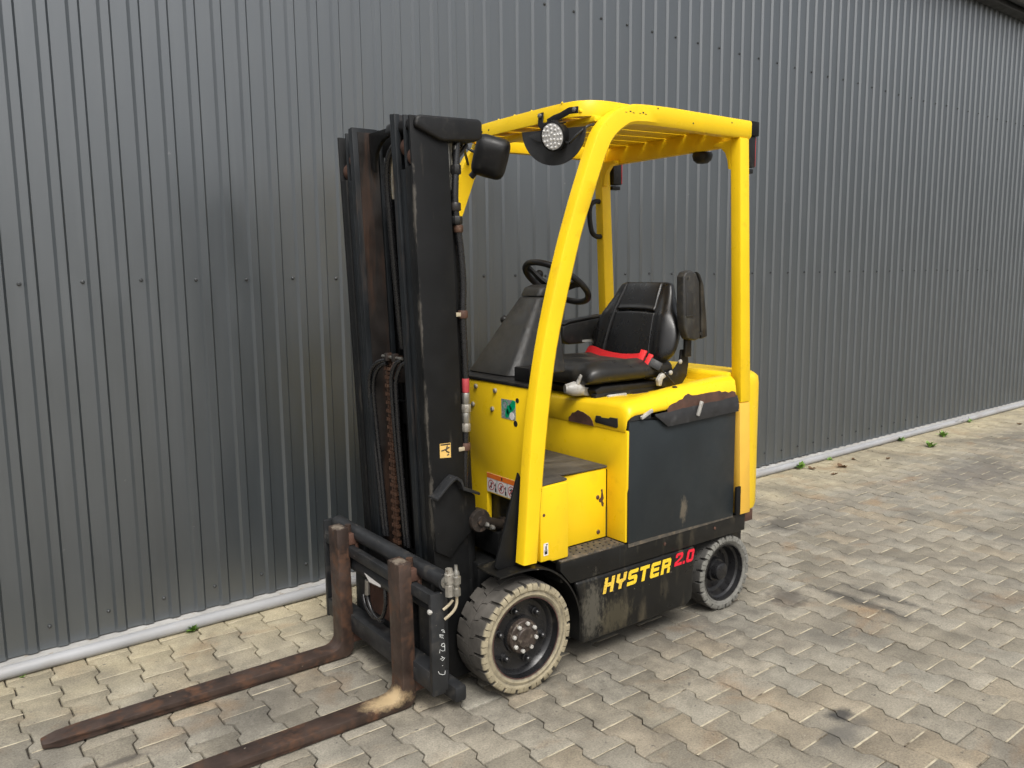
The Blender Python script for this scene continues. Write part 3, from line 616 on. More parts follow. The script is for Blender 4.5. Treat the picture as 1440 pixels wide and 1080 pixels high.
# ---- step, side panels, floor
for s in (1, -1):
    yy = lambda a, b: (min(a * s, b * s), max(a * s, b * s))
    sp = P('side_panel', MB().prism([(-0.098, 0.505), (-0.150, 0.505), (-0.160, 0.497), (-0.246, 0.497), (-0.246, 0.818), (-0.098, 0.818)], 'y', *yy(0.345, 0.459)), 'yellow', 0.006)
    P('step_panel', MB().box(-0.5605, -0.2465, *yy(0.325, 0.352), 0.492, 0.806), 'yellow', 0.004)
    tr = P('step_tread', MB().box(-0.562, -0.2, *yy(0.353, 0.468), 0.470, 0.490), 'tread', 0.003)
    if s > 0:
        tm = MB()
        for i in range(9):
            for j in range(3):
                x, y = -0.262 - 0.034 * i - 0.009 * (j % 2), 0.372 + 0.031 * j
                tm.lathe([(0.0055, 0), (0.0042, 0.004), (0.0015, 0.0045)], (x, y, 0.4895), 6, 'z')
        P('tread_studs', tm, 'print_black', 0, tr)
        for i in range(6):
            x = -0.345 - 0.036 * i
            P('tread_tooth', MB().prism([(x, 0.489), (x - 0.016, 0.489), (x - 0.007, 0.4985)], 'y', 0.462, 0.467), 'tread', 0, tr)
    if s > 0:
        lp = MB().box(-0.137, -0.113, 0.4592, 0.4600, 0.530, 0.582)
        P('sticker', lp, 'white', 0, sp)
        P('sticker_figure', MB().box(-0.132, -0.118, 0.4600, 0.4606, 0.536, 0.549).box(-0.129, -0.122, 0.4600, 0.4606, 0.555, 0.570).box(-0.134, -0.117, 0.46, 0.4606, 0.551, 0.5535).box(-0.133, -0.126, 0.46, 0.4606, 0.573, 0.578), 'print_black', 0, sp)
        P('panel_hole', MB().lathe([(0.007, 0.4585), (0.007, 0.4597), (0.001, 0.4599)], (-0.116, 0, 0.700), 10), 'rust', 0, sp)
        # bolts and chipped paint at the corner of the recess
        for (x, z) in ((-0.508, 0.682), (-0.512, 0.523)): P('panel_bolt', MB().lathe([(0.010, 0.350), (0.010, 0.354), (0.007, 0.357), (0.001, 0.358)], (x, 0, z), 10), 'rust', 0)
        ch = MB().prism([(-0.530, 0.700), (-0.526, 0.712), (-0.536, 0.716), (-0.541, 0.690), (-0.545, 0.672), (-0.538, 0.660), (-0.546, 0.648), (-0.541, 0.632), (-0.532, 0.640), (-0.529, 0.655), (-0.517, 0.658), (-0.515, 0.670), (-0.527, 0.678)], 'y', 0.3515, 0.3527)
        P('chipped_paint', ch, 'rust', 0)
        P('panel_gap', MB().box(-0.5612, -0.5575, 0.3522, 0.3560, 0.492, 0.632), 'print_black', 0)
bf = [(0.353, 0.800), (0.353, 0.492), (0.472, 0.492), (0.472, 0.715), (0.478, 0.735), (0.480, 0.990)]
P('battery_front', MB().prism(bf + [(-a_, b_) for a_, b_ in reversed(bf)], 'x', -0.574, -0.561), 'yellow', 0.005)
P('seat_deck', MB().box(-0.62, -0.5745, -0.45, 0.45, 0.80, 1.00), 'black_plate', 0)
P('floor_pan', MB().box(-0.60, -0.10, -0.345, 0.345, 0.46, 0.802), 'black_plate', 0.004)
P('floor_mat', MB().prism([(-0.097, -0.455), (-0.560, -0.345), (-0.560, 0.356), (-0.405, 0.356), (-0.262, 0.372), (-0.25, 0.446), (-0.10, 0.458)], 'z', 0.8195, 0.829).xf(lambda x, y, z: (x, y, z - 0.010 if x < -0.30 else z)), 'mat', 0.002)

# ---- battery compartment
bp = P('battery_side_panel', MB().prism([(-0.643, 0.487), (-1.292, 0.476), (-1.292, 0.992), (-0.80, 1.010), (-0.573, 1.036), (-0.573, 0.4875)], 'y', 0.462, 0.478), 'battery', 0.003)
P('battery_side_panel', MB().prism([(-0.643, 0.487), (-1.292, 0.476), (-1.292, 0.992), (-0.80, 1.010), (-0.573, 1.036), (-0.573, 0.4875)], 'y', -0.478, -0.462), 'battery', 0.003)
P('battery_box', MB().box(-1.30, -0.645, -0.458, 0.458, 0.441, 1.03), 'black_plate', 0.004)
P('panel_edge', MB().box(-1.290, -0.575, 0.4745, 0.4775, 0.470, 0.4865), 'tread', 0, label='thin dusty edge under the battery panel')

# hood the seat stands on: lofted across, rim rising towards the rear
def zr(x): return 1.104 + (-0.56 - x) * 0.088 + 0.010 * math.sin((-0.56 - x) * 4.3)
def hood_ring(x, drop=0.0):
    a = zr(x); bz = 1.098 + max(0, (-0.95 - x)) * 0.09
    wr = max(0.0, min(1.0, (-0.60 - x) / 0.22)); w2 = wr * wr * (3 - 2 * wr)
    prof = [(0.486, 1.056 + (-0.56 - x) * 0.035), (0.484, 1.070 + (-0.56 - x) * 0.040), (0.474, a - 0.020), (0.452, a - 0.004), (0.424, a), (0.398, a - 0.002),
            (0.368, a - 0.018 * w2 - 0.001), (0.34, bz + (a - bz) * (1 - w2) * 0.9), (0.20, bz), (0.0, bz)]
    full = prof + [(-y, z) for y, z in reversed(prof[:-1])]
    top = [(x, y, z - drop) for y, z in full]
    return top
rings = []
for (x, dx, dr) in ((-0.70, 0, 0),): pass
xs = [-0.556, -0.562, -0.578, -0.60, -0.64, -0.70, -0.76, -0.84, -0.92, -1.00, -1.08, -1.16, -1.22, -1.282]
for x in xs:
    r = hood_ring(x); dr = 0.0
    if x > -0.60: dr = {-0.556: 0.100, -0.562: 0.020, -0.578: 0.005}.get(x, 0.0)
    if x == -0.556: r = [(x, max(-0.474, min(0.474, yy_)), 0.989) for (_, yy_, _z) in r]
    else: r = [(x, yy_ * (0.985 if x == -0.562 else 1), z - dr) for (_, yy_, z) in r]
    rings.append(r)
hood = MB().loft(rings, cap=False, close=False)
nv = len(hood.v); n = len(rings[0])
hood.v += [(x - 0.004, y * 0.985, z - 0.008) for x, y, z in hood.v]
hood.f += [tuple(i + nv for i in reversed(f)) for f in list(hood.f)]
for k in range(len(rings) - 1):
    for i in (0, n - 1): hood.f.append((k * n + i, (k + 1) * n + i, nv + (k + 1) * n + i, nv + k * n + i))
for k in (0, len(rings) - 1): hood.f += [(k * n + i, k * n + i + 1, nv + k * n + i + 1, nv + k * n + i) for i in range(n - 1)]
HD = P('hood', hood, 'yellow', 0, angle=60)
P('hood_rear', MB().prism([(-1.283, 1.02), (-1.283, 1.165), (-1.30, 1.178), (-1.42, 1.178), (-1.42, 1.02)], 'y', -0.43, 0.43), 'yellow', 0.008)
# torn skirt of the hood: exposed brown backing with a ragged edge, a slot and two clips
rnd = random.Random(3)
tear = [(-0.800, 1.060), (-0.812, 1.074), (-0.835, 1.082), (-0.860, 1.085), (-0.882, 1.093), (-0.905, 1.096), (-0.92, 1.108), (-0.945, 1.116), (-0.968, 1.106), (-1.0, 1.104), (-1.04, 1.106), (-1.09, 1.108), (-1.13, 1.107), (-1.16, 1.109), (-1.175, 1.101), (-1.20, 1.102), (-1.225, 1.094), (-1.25, 1.100), (-1.272, 1.093), (-1.285, 1.06), (-1.28, 1.03), (-0.83, 1.02)]
# the backing follows the flank of the hood, a little outside it
def flank(x, z):
    a = zr(x); zz = [(1.056 + (-0.56 - x) * 0.035, 0.486), (1.070 + (-0.56 - x) * 0.040, 0.484), (a - 0.020, 0.474), (a - 0.004, 0.452), (a, 0.424)]
    if z <= zz[0][0]: return 0.486
    for (z0, y0), (z1, y1) in zip(zz[:-1], zz[1:]):
        if z <= z1: return y0 + (y1 - y0) * (z - z0) / (z1 - z0)
    return 0.424
cols = []
ups = tear[:20]
mb = MB()
for i in range(len(ups)):
    x, zt = ups[i]; col_ = []
    for q in range(6):
        z = 1.035 + (zt - 1.035) * q / 5; col_.append((x, flank(x, z) + 0.0022, z))
    cols.append(col_)
mb.loft([c + [(x, y - 0.0015, z) for x, y, z in reversed(c)] for c in cols])
P('torn_backing', mb, 'rust', 0, HD, angle=60, label='ragged brown patch where the hood skirt is torn away')
ft = MB().prism([(0.105, 0.984), (0.105, 1.003), (0.118, 1.010), (0.130, 1.026), (0.150, 1.031), (0.168, 1.043), (0.184, 1.040), (0.205, 1.038), (0.226, 1.030), (0.250, 1.022), (0.266, 1.004), (0.274, 0.984)], 'x', -0.5565, -0.5535)
P('torn_lip', ft, 'rust', 0, HD, label='ragged tear in the front lip of the hood')
P('hood_slot', MB().prism([(0.282, 1.008), (0.290, 1.034), (0.318, 1.036), (0.325, 1.030), (0.372, 1.032), (0.378, 1.038), (0.425, 1.040), (0.428, 1.002), (0.42, 0.996), (0.29, 1.002)], 'x', -0.5570, -0.5525), 'print_black', 0.002, HD)
# rubber flap and lugs on the battery panel
fl = MB()
cols = [(-0.722, 0.005), (-0.80, 0.010), (-0.90, 0.014), (-1.0, 0.010), (-1.1, 0.013), (-1.188, 0.007), (-1.194, 0.011), (-1.288, 0.013)]
def fz(x): return (1.046 - 0.0 * x if x > -0.9 else 1.050) + (-0.72 - x) * 0.045
ringsf = []
for x, b in cols:
    zt = fz(x); zb = (1.046 if x == -0.722 else 0.984 + (-0.80 - x) * 0.030); zb = min(zb, zt - 0.006)
    front = [(x, 0.487 + 0.0 * q + b * math.sin(q * 2.2) * 0.9, zt + (zb - zt) * q) for q in (0, 0.25, 0.5, 0.75, 1)]
    ringsf.append(front + [(x2, y2 - 0.0035, z2) for x2, y2, z2 in reversed(front)])
fl.loft(ringsf)
P('rubber_flap', fl, 'rubber_flap', 0, angle=50)
def clip(x, z, ang, ln, y=0.494):
    c, s = math.cos(ang), math.sin(ang); w = 0.008
    return MB().hexa([(x + c * p - s * q, yy_, z + s * p + c * q) for yy_ in (y, y + 0.012) for p, q in ((0, -w), (ln, -w), (ln, w), (0, w))])
P('panel_clip', clip(-0.632, 1.040, R(158), 0.075, 0.484), 'silver', 0.003)
P('panel_clip', clip(-0.985, 1.012, R(112), 0.070, 0.498), 'silver', 0.003)
P('pillar_foot_stop', MB().box(-1.330, -1.297, 0.4795, 0.4925, 0.482, 0.622), 'black_mast', 0.003)
P('hood_plug', MB().lathe([(0.013, 0), (0.012, 0.004), (0.004, 0.006)], (-0.905, 0.434, zr(-0.905) - 0.001), 12, 'z'), 'plastic', 0, HD)
P('dark_gap', MB().box(-0.70, -0.576, 0.4785, 0.4825, 1.032, 1.056), 'print_black', 0)

# ---- counterweight
pl = [(-1.385, 0.40), (-1.385, 0.458), (-1.44, 0.458), (-1.50, 0.446), (-1.55, 0.416), (-1.60, 0.362), (-1.63, 0.27), (-1.64, 0.15)]
pl = pl + [(x, -y) for x, y in reversed(pl)]
def ringz(z, k): return [(-1.385 + (x + 1.385) * k, y * (1 - (1 - k) * 0.25), z) for x, y in pl]
cwt = MB().loft([ringz(0.475, 0.97), ringz(0.49, 1.0), ringz(0.80, 1.0), ringz(1.105, 1.0), ringz(1.142, 0.97), ringz(1.160, 0.86), ringz(1.166, 0.70)])
P('counterweight', cwt, 'yellow', 0, angle=50)
P('counterweight_base', MB().box(-1.56, -1.40, -0.33, 0.33, 0.22, 0.474), 'black_plate', 0.01)

# ---- overhead guard: bent side tubes, cross rails, slats
outer = [(0.014, 0.528), (-0.003, 0.72), (-0.020, 0.938), (-0.048, 1.16), (-0.089, 1.376), (-0.144, 1.59), (-0.204, 1.783), (-0.233, 1.865), (-0.264, 1.95), (-0.296, 2.03), (-0.337, 2.130), (-0.371, 2.205), (-0.405, 2.250), (-0.462, 2.296), (-0.541, 2.330), (-0.610, 2.343), (-0.80, 2.349), (-1.05, 2.349), (-1.333, 2.349)]
inner = [(-0.061, 0.525), (-0.080, 0.73), (-0.103, 0.950), (-0.132, 1.17), (-0.167, 1.371), (-0.223, 1.58), (-0.285, 1.784), (-0.312, 1.858), (-0.339, 1.925), (-0.367, 1.991), (-0.400, 2.070), (-0.419, 2.117), (-0.440, 2.158), (-0.463, 2.193), (-0.518, 2.237), (-0.590, 2.262), (-0.80, 2.268), (-1.05, 2.268), (-1.333, 2.268)]
for s in (1, -1):
    o2, i2 = fillet([(a, 0, b) for a, b in outer], 3), fillet([(a, 0, b) for a, b in inner], 3)
    rg = []
    for a, b in zip(o2, i2):
        ya, yb = 0.440 * s, 0.492 * s; d = (b - a); e = d.normalized() * 0.012
        c1, c2 = a + e, b - e
        rg.append([(a.x, ya, a.z), (a.x, yb - 0.010 * s, a.z), (a.x + e.x * 0.3, yb - 0.003 * s, a.z + e.z * 0.3), (c1.x, yb, c1.z), (c2.x, yb, c2.z), (b.x, yb - 0.010 * s, b.z), (b.x, ya, b.z)])
    gp = P('guard_side_tube', MB().loft(rg), 'yellow', 0, angle=40)
    # rear pillar, leaning a little
    def pil(z): return -1.255 - (2.26 - z) * 0.047
    rp = MB()
    rp.loft([[(pil(z), 0.432 * s, z), (pil(z) - 0.066 - (2.26 - z) * 0.008, 0.432 * s, z), (pil(z) - 0.066 - (2.26 - z) * 0.008, 0.491 * s, z), (pil(z), 0.491 * s, z)] for z in (2.269, 1.6, 1.035)])
    P('rear_pillar', rp, 'yellow', 0.008)
    lp = MB().loft([[(pil(z) + 0.006, 0.430 * s, z), (pil(z) - 0.072, 0.430 * s, z), (pil(z) - 0.072, 0.4895 * s, z), (pil(z) + 0.006, 0.4895 * s, z)] for z in (1.0345, 0.75, 0.476)])
    P('pillar_base', lp, 'yellow_faded', 0.006, label='pale faded yellow foot of the rear pillar')
    # curved bracket between rear rail and pillar
    gs = [(0.435, 2.13), (0.418, 2.135), (0.412, 2.175), (0.398, 2.21), (0.372, 2.235), (0.33, 2.245), (0.33, 2.262), (0.435, 2.262)]
    P('corner_bracket', MB().prism([(a * s, b) for a, b in gs], 'x', -1.292, -1.262), 'yellow', 0.003)
# front rail: bent plate that runs round the front corners
path = fillet([(-0.545, 0.437), (-0.47, 0.440), (-0.415, 0.428), (-0.372, 0.39), (-0.352, 0.33), (-0.338, 0.15)], 5) if False else None
fr = [Vector(p) for p in fillet([(-0.60, 0.432, 0), (-0.50, 0.433, 0), (-0.435, 0.425, 0), (-0.385, 0.395, 0), (-0.358, 0.345, 0), (-0.346, 0.24, 0), (-0.340, 0.0, 0)], 5)]
fr = fr + [Vector((p.x, -p.y, 0)) for p in reversed(fr[:-1])]
rg = []
for i, p in enumerate(fr):
    d = (fr[min(i + 1, len(fr) - 1)] - fr[max(i - 1, 0)]).normalized(); nrm = Vector((-d.y, d.x, 0)) * -1
    q = p + nrm * -0.010 if nrm.x < 0 else p - nrm * 0.010
    zt = 2.348; zb = 2.284
    rg.append([(p.x, p.y, zb), (p.x - 0.012, p.y, zt), (q.x - 0.012, q.y * 0.99, zt), (q.x, q.y * 0.99, zb)])
FRL = P('guard_front_rail', MB().loft(rg), 'yellow', 0.002, angle=45)
for y in (0.10, -0.02, -0.14, 0.30): P('rail_rivet', MB().sphere((-0.352, y, 2.349), 0.005, 8), 'yellow', 0, FRL)
for y in (-0.255, -0.20): P('rail_hole', MB().lathe([(0.0045, -0.3405), (0.0045, -0.3385), (0.001, -0.338)], (0, y, 2.312), 8, 'x'), 'print_black', 0, FRL)
P('guard_front_bar', MB().box(-0.455, -0.405, -0.437, 0.437, 2.262, 2.285), 'yellow', 0.004)
P('guard_rear_rail', MB().box(-1.330, -1.292, -0.4385, 0.4385, 2.242, 2.338), 'yellow', 0.006)
for k in range(6):
    y = -0.335 + 0.134 * k
    P('roof_slat', MB().prism([(y - 0.061, 2.320), (y - 0.059, 2.332), (y + 0.059, 2.332), (y + 0.061, 2.320)], 'x', -1.330, -0.366).xf(lambda x, y, z: (x, y, z - 0.020 if x > -0.8 else z + 0.010)), 'yellow', 0.002)
ew = MB()
for (a, b, c, d) in ((-0.520, 2.300, 0.012, 0.002), (-0.545, 2.304, 0.010, 0.005), (-0.562, 2.301, 0.012, 0.003), (-0.60, 2.304, 0.012, 0.002), (-0.618, 2.306, 0.010, 0.006), (-0.632, 2.303, 0.012, 0.003)):
    ew.hexa([(a - p, yy_, b + q) for yy_ in (0.4916, 0.4926) for p, q in ((0, 0), (c, 0), (c, d), (0, d))])
P('scuff_marks', ew, 'print_black', 0)
for (x, z) in ((-0.71, 2.335), (-0.93, 2.297), (-1.19, 2.325)): P('guard_hole', MB().lathe([(0.004, 0.4912), (0.004, 0.4926), (0.001, 0.4928)], (x, 0, z), 8), 'print_black', 0)

# ---- mast: three nested rail pairs, tilted a little forward
TL = 0.0354
tilt = lambda x, y, z: (x + TL * z, y, z)
def TP(name, mb, mat, bevel=0.003, parent=None, angle=32, label=None): return P(name, mb.xf(tilt), mat, bevel, parent, 2, angle, label)
mir = lambda mb, s: mb if s > 0 else mb.xf(lambda x, y, z: (x, -y, z))
mast = None
for s in (1, -1):
    m_ = MB().box(0.124, 0.284, 0.288, 0.300, 0.05, 2.230).box(0.258, 0.2835, 0.2475, 0.2885, 0.05, 2.055).box(0.1245, 0.150, 0.2475, 0.2885, 0.05, 2.10)
    o = TP('mast', mir(m_, s), 'black_mast', 0.003) if s > 0 else TP('outer_rail', mir(m_, s), 'black_mast', 0.003, mast)
    if s > 0: mast = o
    TP('middle_rail', mir(MB().box(0.140, 0.276, 0.2335, 0.2445, 0.06, 2.240).box(0.246, 0.2755, 0.1945, 0.2345, 0.06, 2.048).box(0.1405, 0.165, 0.1945, 0.2345, 0.06, 2.10), s), 'black_rail', 0.003, mast)
    TP('inner_rail', mir(MB().box(0.172, 0.286, 0.157, 0.172, 0.08, 2.252).box(0.262, 0.2855, 0.158, 0.1915, 0.08, 2.250).box(0.150, 0.1715, 0.150, 0.1915, 0.08, 2.250), s), 'black_rail', 0.003, mast)
    TP('wear_strip', mir(MB().box(0.176, 0.262, 0.1545, 0.1565, 0.10, 2.235), s), 'grease', 0, mast, label='greasy rusty inner face of the rail')
    for (x, y, z) in ((0.236, 0.214, 2.13), (0.240, 0.268, 2.09)):
        TP('roller', mir(MB().lathe([(0.004, y - 0.017), (0.034, y - 0.017), (0.036, y - 0.012), (0.036, y + 0.012), (0.034, y + 0.017), (0.004, y + 0.017)], (x, 0, z), 24), s), 'rust', 0, mast)
    TP('lift_cylinder', mir(MB().tube([(0.085, 0.235, 0.15), (0.085, 0.235, 1.98)], 0.030, 18), s), 'black_mast', 0, mast)
    TP('lift_rod', mir(MB().tube([(0.085, 0.235, 1.981), (0.085, 0.235, 2.17)], 0.017, 14), s), 'steel', 0, mast)
for (z0, z1, x0, x1, w) in ((2.14, 2.215, 0.135, 0.158, 0.150), (0.12, 0.26, 0.135, 0.160, 0.150), (1.02, 1.12, 0.105, 0.130, 0.286), (0.30, 0.44, 0.100, 0.128, 0.286)):
    TP('cross_beam', MB().box(x0, x1, -w, w, z0, z1), 'black_mast', 0.006, mast)
# arch of the top beam with the hose sheave under it
arc = [(-0.153, 2.232), (0.153, 2.232), (0.153, 2.10)] + [(0.13 * math.cos(a), 2.075 + 0.125 * math.sin(a)) for a in [math.pi * i / 10 for i in range(11)]] + [(-0.153, 2.10)]
TP('top_arch', MB().prism(arc, 'x', 0.196, 0.214), 'black_mast', 0.003, mast)
TP('free_lift_cylinder', MB().tube([(0.150, 0.01, 0.16), (0.150, 0.01, 1.22)], 0.052, 24), 'black_mast', 0, mast)
TP('free_lift_rod', MB().tube([(0.150, 0.01, 1.221), (0.150, 0.01, 1.30)], 0.026, 16), 'steel', 0, mast)
TP('backing_plate', MB().box(0.095, 0.099, -0.225, 0.225, 0.30, 1.98), 'black_mast', 0.002, mast)
TP('chain_sheave', MB().lathe([(0.01, -0.030), (0.050, -0.030), (0.055, -0.024), (0.044, -0.016), (0.044, 0.016), (0.055, 0.024), (0.050, 0.030), (0.01, 0.030)], (0.205, -0.03, 1.275), 28), 'grease', 0, mast)
TP('sheave_pin', MB().tube([(0.262, -0.062, 1.334), (0.262, 0.100, 1.334)], 0.0065, 10), 'steel', 0, mast)
for y in (-0.012, 0.046): TP('pin_clamp', MB().box(0.250, 0.276, y - 0.009, y + 0.009, 1.318, 1.350), 'grease', 0.002, mast)
# leaf chain: plates and pins, drawn over the sheave and down to the carriage
ch = MB(); path = []
for i in range(8): a = R(170 - 170 * i / 7); path.append((0.205 + 0.050 * math.cos(a), 1.275 + 0.050 * math.sin(a)))
z = 1.275
while z > 0.52: z -= 0.0095; path.append((0.255 + (1.275 - z) * 0.016, z))
acc = []; last = None; d = 0
for i in range(len(path) - 1):
    a, b = Vector(path[i]), Vector(path[i + 1]); L_ = (b - a).length; t_ = 0
    while d + (L_ - t_) >= 0.0175:
        t_ += 0.0175 - d; d = 0; acc.append((a + (b - a) * (t_ / L_), (b - a).normalized()))
    d += L_ - t_
for i, (p, dr) in enumerate(acc):
    nx = Vector((-dr.y, dr.x)); hw = 0.023 if i % 2 else 0.0165; hl, th = 0.0072, 0.0085 if i % 2 else 0.0045
    for q in ((-1, -0.45), (-0.2, 0.2), (0.45, 1)) if i % 2 else ((-1, -0.15), (0.15, 1)):
        ch.hexa([(p.x + nx.x * c1 * th + dr.x * c2 * hl, -0.03 + yq * hw, p.y + nx.y * c1 * th + dr.y * c2 * hl) for yq in q for c1, c2 in ((-1, -1), (1, -1), (1, 1), (-1, 1))])
TP('lift_chain', ch, 'chain', 0, mast)
for k, pts in enumerate(([(0.262, -0.040, 1.318), (0.275, -0.085, 1.306), (0.282, -0.135, 1.265), (0.282, -0.162, 1.19), (0.275, -0.168, 1.02), (0.272, -0.150, 0.80), (0.275, -0.125, 0.55)],
                         [(0.262, -0.030, 1.306), (0.268, -0.075, 1.292), (0.272, -0.120, 1.250), (0.272, -0.145, 1.18), (0.265, -0.150, 1.02), (0.264, -0.135, 0.80), (0.265, -0.115, 0.55)],
                         [(0.255, 0.085, 1.326), (0.268, 0.060, 1.312), (0.276, 0.032, 1.262), (0.276, 0.024, 1.18), (0.270, 0.022, 0.95), (0.268, 0.034, 0.75), (0.270, 0.05, 0.55)],
                         [(0.255, 0.120, 1.320), (0.266, 0.096, 1.304), (0.274, 0.066, 1.25), (0.274, 0.056, 1.17), (0.270, 0.052, 0.95), (0.268, 0.060, 0.75), (0.270, 0.075, 0.55)],
                         [(0.180, 0.12, 2.14), (0.205, 0.075, 2.165), (0.214, 0.015, 2.130), (0.212, -0.020, 2.04), (0.205, -0.028, 1.88), (0.190, -0.032, 1.5), (0.180, -0.035, 1.36)],
                         [(0.165, 0.13, 2.13), (0.190, 0.100, 2.140), (0.197, 0.060, 2.10), (0.194, 0.040, 2.0), (0.185, 0.034, 1.8), (0.180, 0.03, 1.4)])):
    TP('mast_hose', MB().tube(fillet(pts, 6), 0.0085 if k < 4 else 0.0145, 12), 'hose', 0, mast, angle=60)
for (y, z) in ((0.085, 1.87), (0.092, 1.52), (0.065, 1.115)): TP('hose_coupling', MB().tube([(0.205, y, z - 0.022), (0.205, y, z + 0.022)], 0.008, 10), 'steel', 0, mast)
# hood on the mast head
hg = MB().prism([(0.350, 2.190), (0.344, 2.224), (0.325, 2.232), (0.075, 2.240), (0.056, 2.232), (0.056, 2.172), (0.075, 2.160), (0.215, 2.148), (0.245, 2.150)], 'y', 0.085, 0.318)
P('hose_guard', hg, 'plastic', 0.010, mast, 3)
ug = MB()
for k in range(4): ug.tube(fillet([(0.20 - 0.02 * k, 0.14 + 0.03 * k, 2.150), (0.14, 0.17 + 0.03 * k, 2.125 - 0.008 * k), (0.08, 0.15 + 0.03 * k, 2.155)], 5), 0.008, 8)
P('guard_hoses', ug, 'grease', 0, mast)
# hydraulic line down the back of the near rail
hz = fillet([(0.150, 0.282, 2.15), (0.166, 0.288, 2.00), (0.168, 0.290, 1.90), (0.150, 0.292, 1.76), (0.142, 0.293, 1.62), (0.146, 0.293, 1.50), (0.140, 0.292, 1.34), (0.137, 0.291, 1.20), (0.140, 0.290, 1.05), (0.146, 0.286, 0.90), (0.150, 0.28, 0.75)], 5)
HL = P('hydraulic_line', MB().tube(hz, 0.0135, 14), 'hose', 0, mast, angle=60)
for (mat, z0, z1, r, x, y) in (('red_sleeve', 1.205, 1.262, 0.0148, 0.1375, 0.291), ('steel', 1.160, 1.204, 0.0165, 0.1375, 0.291), ('bolt', 1.126, 1.159, 0.0195, 0.138, 0.291), ('steel', 1.085, 1.125, 0.0175, 0.1385, 0.2905),
                              ('bolt', 1.050, 1.084, 0.019, 0.140, 0.290), ('rust', 0.975, 1.005, 0.021, 0.143, 0.288), ('rust', 1.495, 1.525, 0.020, 0.146, 0.293), ('grease', 1.90, 1.93, 0.021, 0.168, 0.290), ('plastic', 1.85, 1.88, 0.024, 0.165, 0.290),
                              ('chain', 1.82, 1.848, 0.019, 0.158, 0.291), ('plastic', 2.035, 2.07, 0.020, 0.160, 0.286), ('steel', 2.072, 2.14, 0.0085, 0.158, 0.284)):
    P('line_fitting', MB().lathe([(r * 0.9, z0), (r, z0 + 0.004), (r, z1 - 0.004), (r * 0.9, z1)], (x, y, 0), 8 if mat in ('bolt', 'plastic') else 14, 'z'), mat, 0, HL)
for z in (0.985, 1.51): P('line_clamp', MB().box(0.148, 0.182, 0.2995, 0.3045, z - 0.008, z + 0.008), 'cream_tube', 0.002, HL)
# warning sticker on the mast
ws = P('mast_sticker', MB().hexa([(0.2655, y, 0.962) for y in ()] + [(x, y, z) for y in (0.3005, 0.3014) for x, z in ((0.268, 0.963), (0.219, 0.959), (0.219, 1.017), (0.268, 1.019))]), 'sticker_yellow', 0, mast)
sf = MB()
for pts in ([(0.262, 0.990), (0.244, 0.994), (0.236, 0.984), (0.226, 0.980)], [(0.240, 0.994), (0.234, 1.008)], [(0.244, 0.990), (0.234, 0.998), (0.225, 1.000)], [(0.236, 0.970), (0.228, 0.974)], [(0.265, 1.014), (0.222, 1.013)]):
    sf.tube([(x, 0.3014, z) for x, z in pts], 0.0026, 5)
P('sticker_figure', sf, 'print_black', 0, mast)
# tilt bracket, pin and rod
br = MB().prism([(0.318, 0.812), (0.250, 0.872), (0.226, 0.886), (0.206, 0.868), (0.196, 0.838), (0.150, 0.815), (0.118, 0.795), (0.116, 0.70), (0.135, 0.655), (0.215, 0.590), (0.235, 0.560), (0.303, 0.598)], 'y', 0.301, 0.318)
P('tilt_bracket', br, 'black_mast', 0.004, mast)
P('bracket_flange', MB().prism([(0.316, 0.820), (0.250, 0.881), (0.225, 0.894), (0.200, 0.876), (0.190, 0.846), (0.118, 0.812), (0.118, 0.800), (0.196, 0.833), (0.208, 0.866), (0.226, 0.881), (0.248, 0.868), (0.314, 0.810)], 'y', 0.285, 0.352), 'steel_grey', 0.003, mast)
P('tilt_eye', MB().lathe([(0.012, 0.290), (0.044, 0.290), (0.047, 0.296), (0.047, 0.330), (0.044, 0.336), (0.020, 0.336), (0.018, 0.345), (0.001, 0.346)], (0.105, 0, 0.690), 28), 'oily', 0, angle=40)
P('tilt_cylinder', MB().tube([(0.100, 0.308, 0.688), (0.02, 0.300, 0.655), (-0.16, 0.285, 0.590)], 0.022, 16).tube([(-0.02, 0.298, 0.641), (-0.045, 0.296, 0.632)], 0.034, 16), 'oily', 0)
for (x, z) in ((0.082, 0.672), (0.055, 0.655)): P('grease_nipple', MB().lathe([(0.010, 0.334), (0.010, 0.348), (0.006, 0.356), (0.001, 0.358)], (x, 0, z), 8), 'steel', 0)
P('tilt_mount', MB().box(-0.066, 0.02, 0.12, 0.33, 0.52, 0.62), 'black_mast', 0.004)

# ---- carriage with side shifter
car = P('carriage', MB().box(0.388, 0.420, -0.462, 0.442, 0.456, 0.500).box(0.352, 0.420, -0.462, 0.462, 0.113, 0.193).box(0.330, 0.352, -0.43, 0.43, 0.13, 0.17), 'steel_grey', 0.005)
P('side_plate', MB().box(0.364, 0.421, 0.4425, 0.4625, 0.104, 0.502), 'steel_grey', 0.003, car)
P('side_plate', MB().box(0.364, 0.421, -0.4825, -0.4625, 0.104, 0.56), 'steel_grey', 0.003, car)
P('side_shift_cylinder', MB().tube([(0.358, -0.455, 0.541), (0.358, 0.470, 0.541)], 0.033, 24), 'steel_grey', 0, car, angle=50)
P('cylinder_cap', MB().lathe([(0.024, 0.470), (0.024, 0.474), (0.012, 0.475), (0.011, 0.487), (0.001, 0.488)], (0.358, 0, 0.541), 16), 'steel', 0, car)
P('cap_plate', MB().box(0.322, 0.352, 0.462, 0.482, 0.47, 0.55), 'steel_grey', 0.004, car)
P('lower_cylinder', MB().tube([(0.366, -0.300, 0.408), (0.366, 0.10, 0.408)], 0.036, 24).tube([(0.366, 0.10, 0.408), (0.366, 0.40, 0.408)], 0.016, 16), 'steel_grey', 0, car, angle=50)
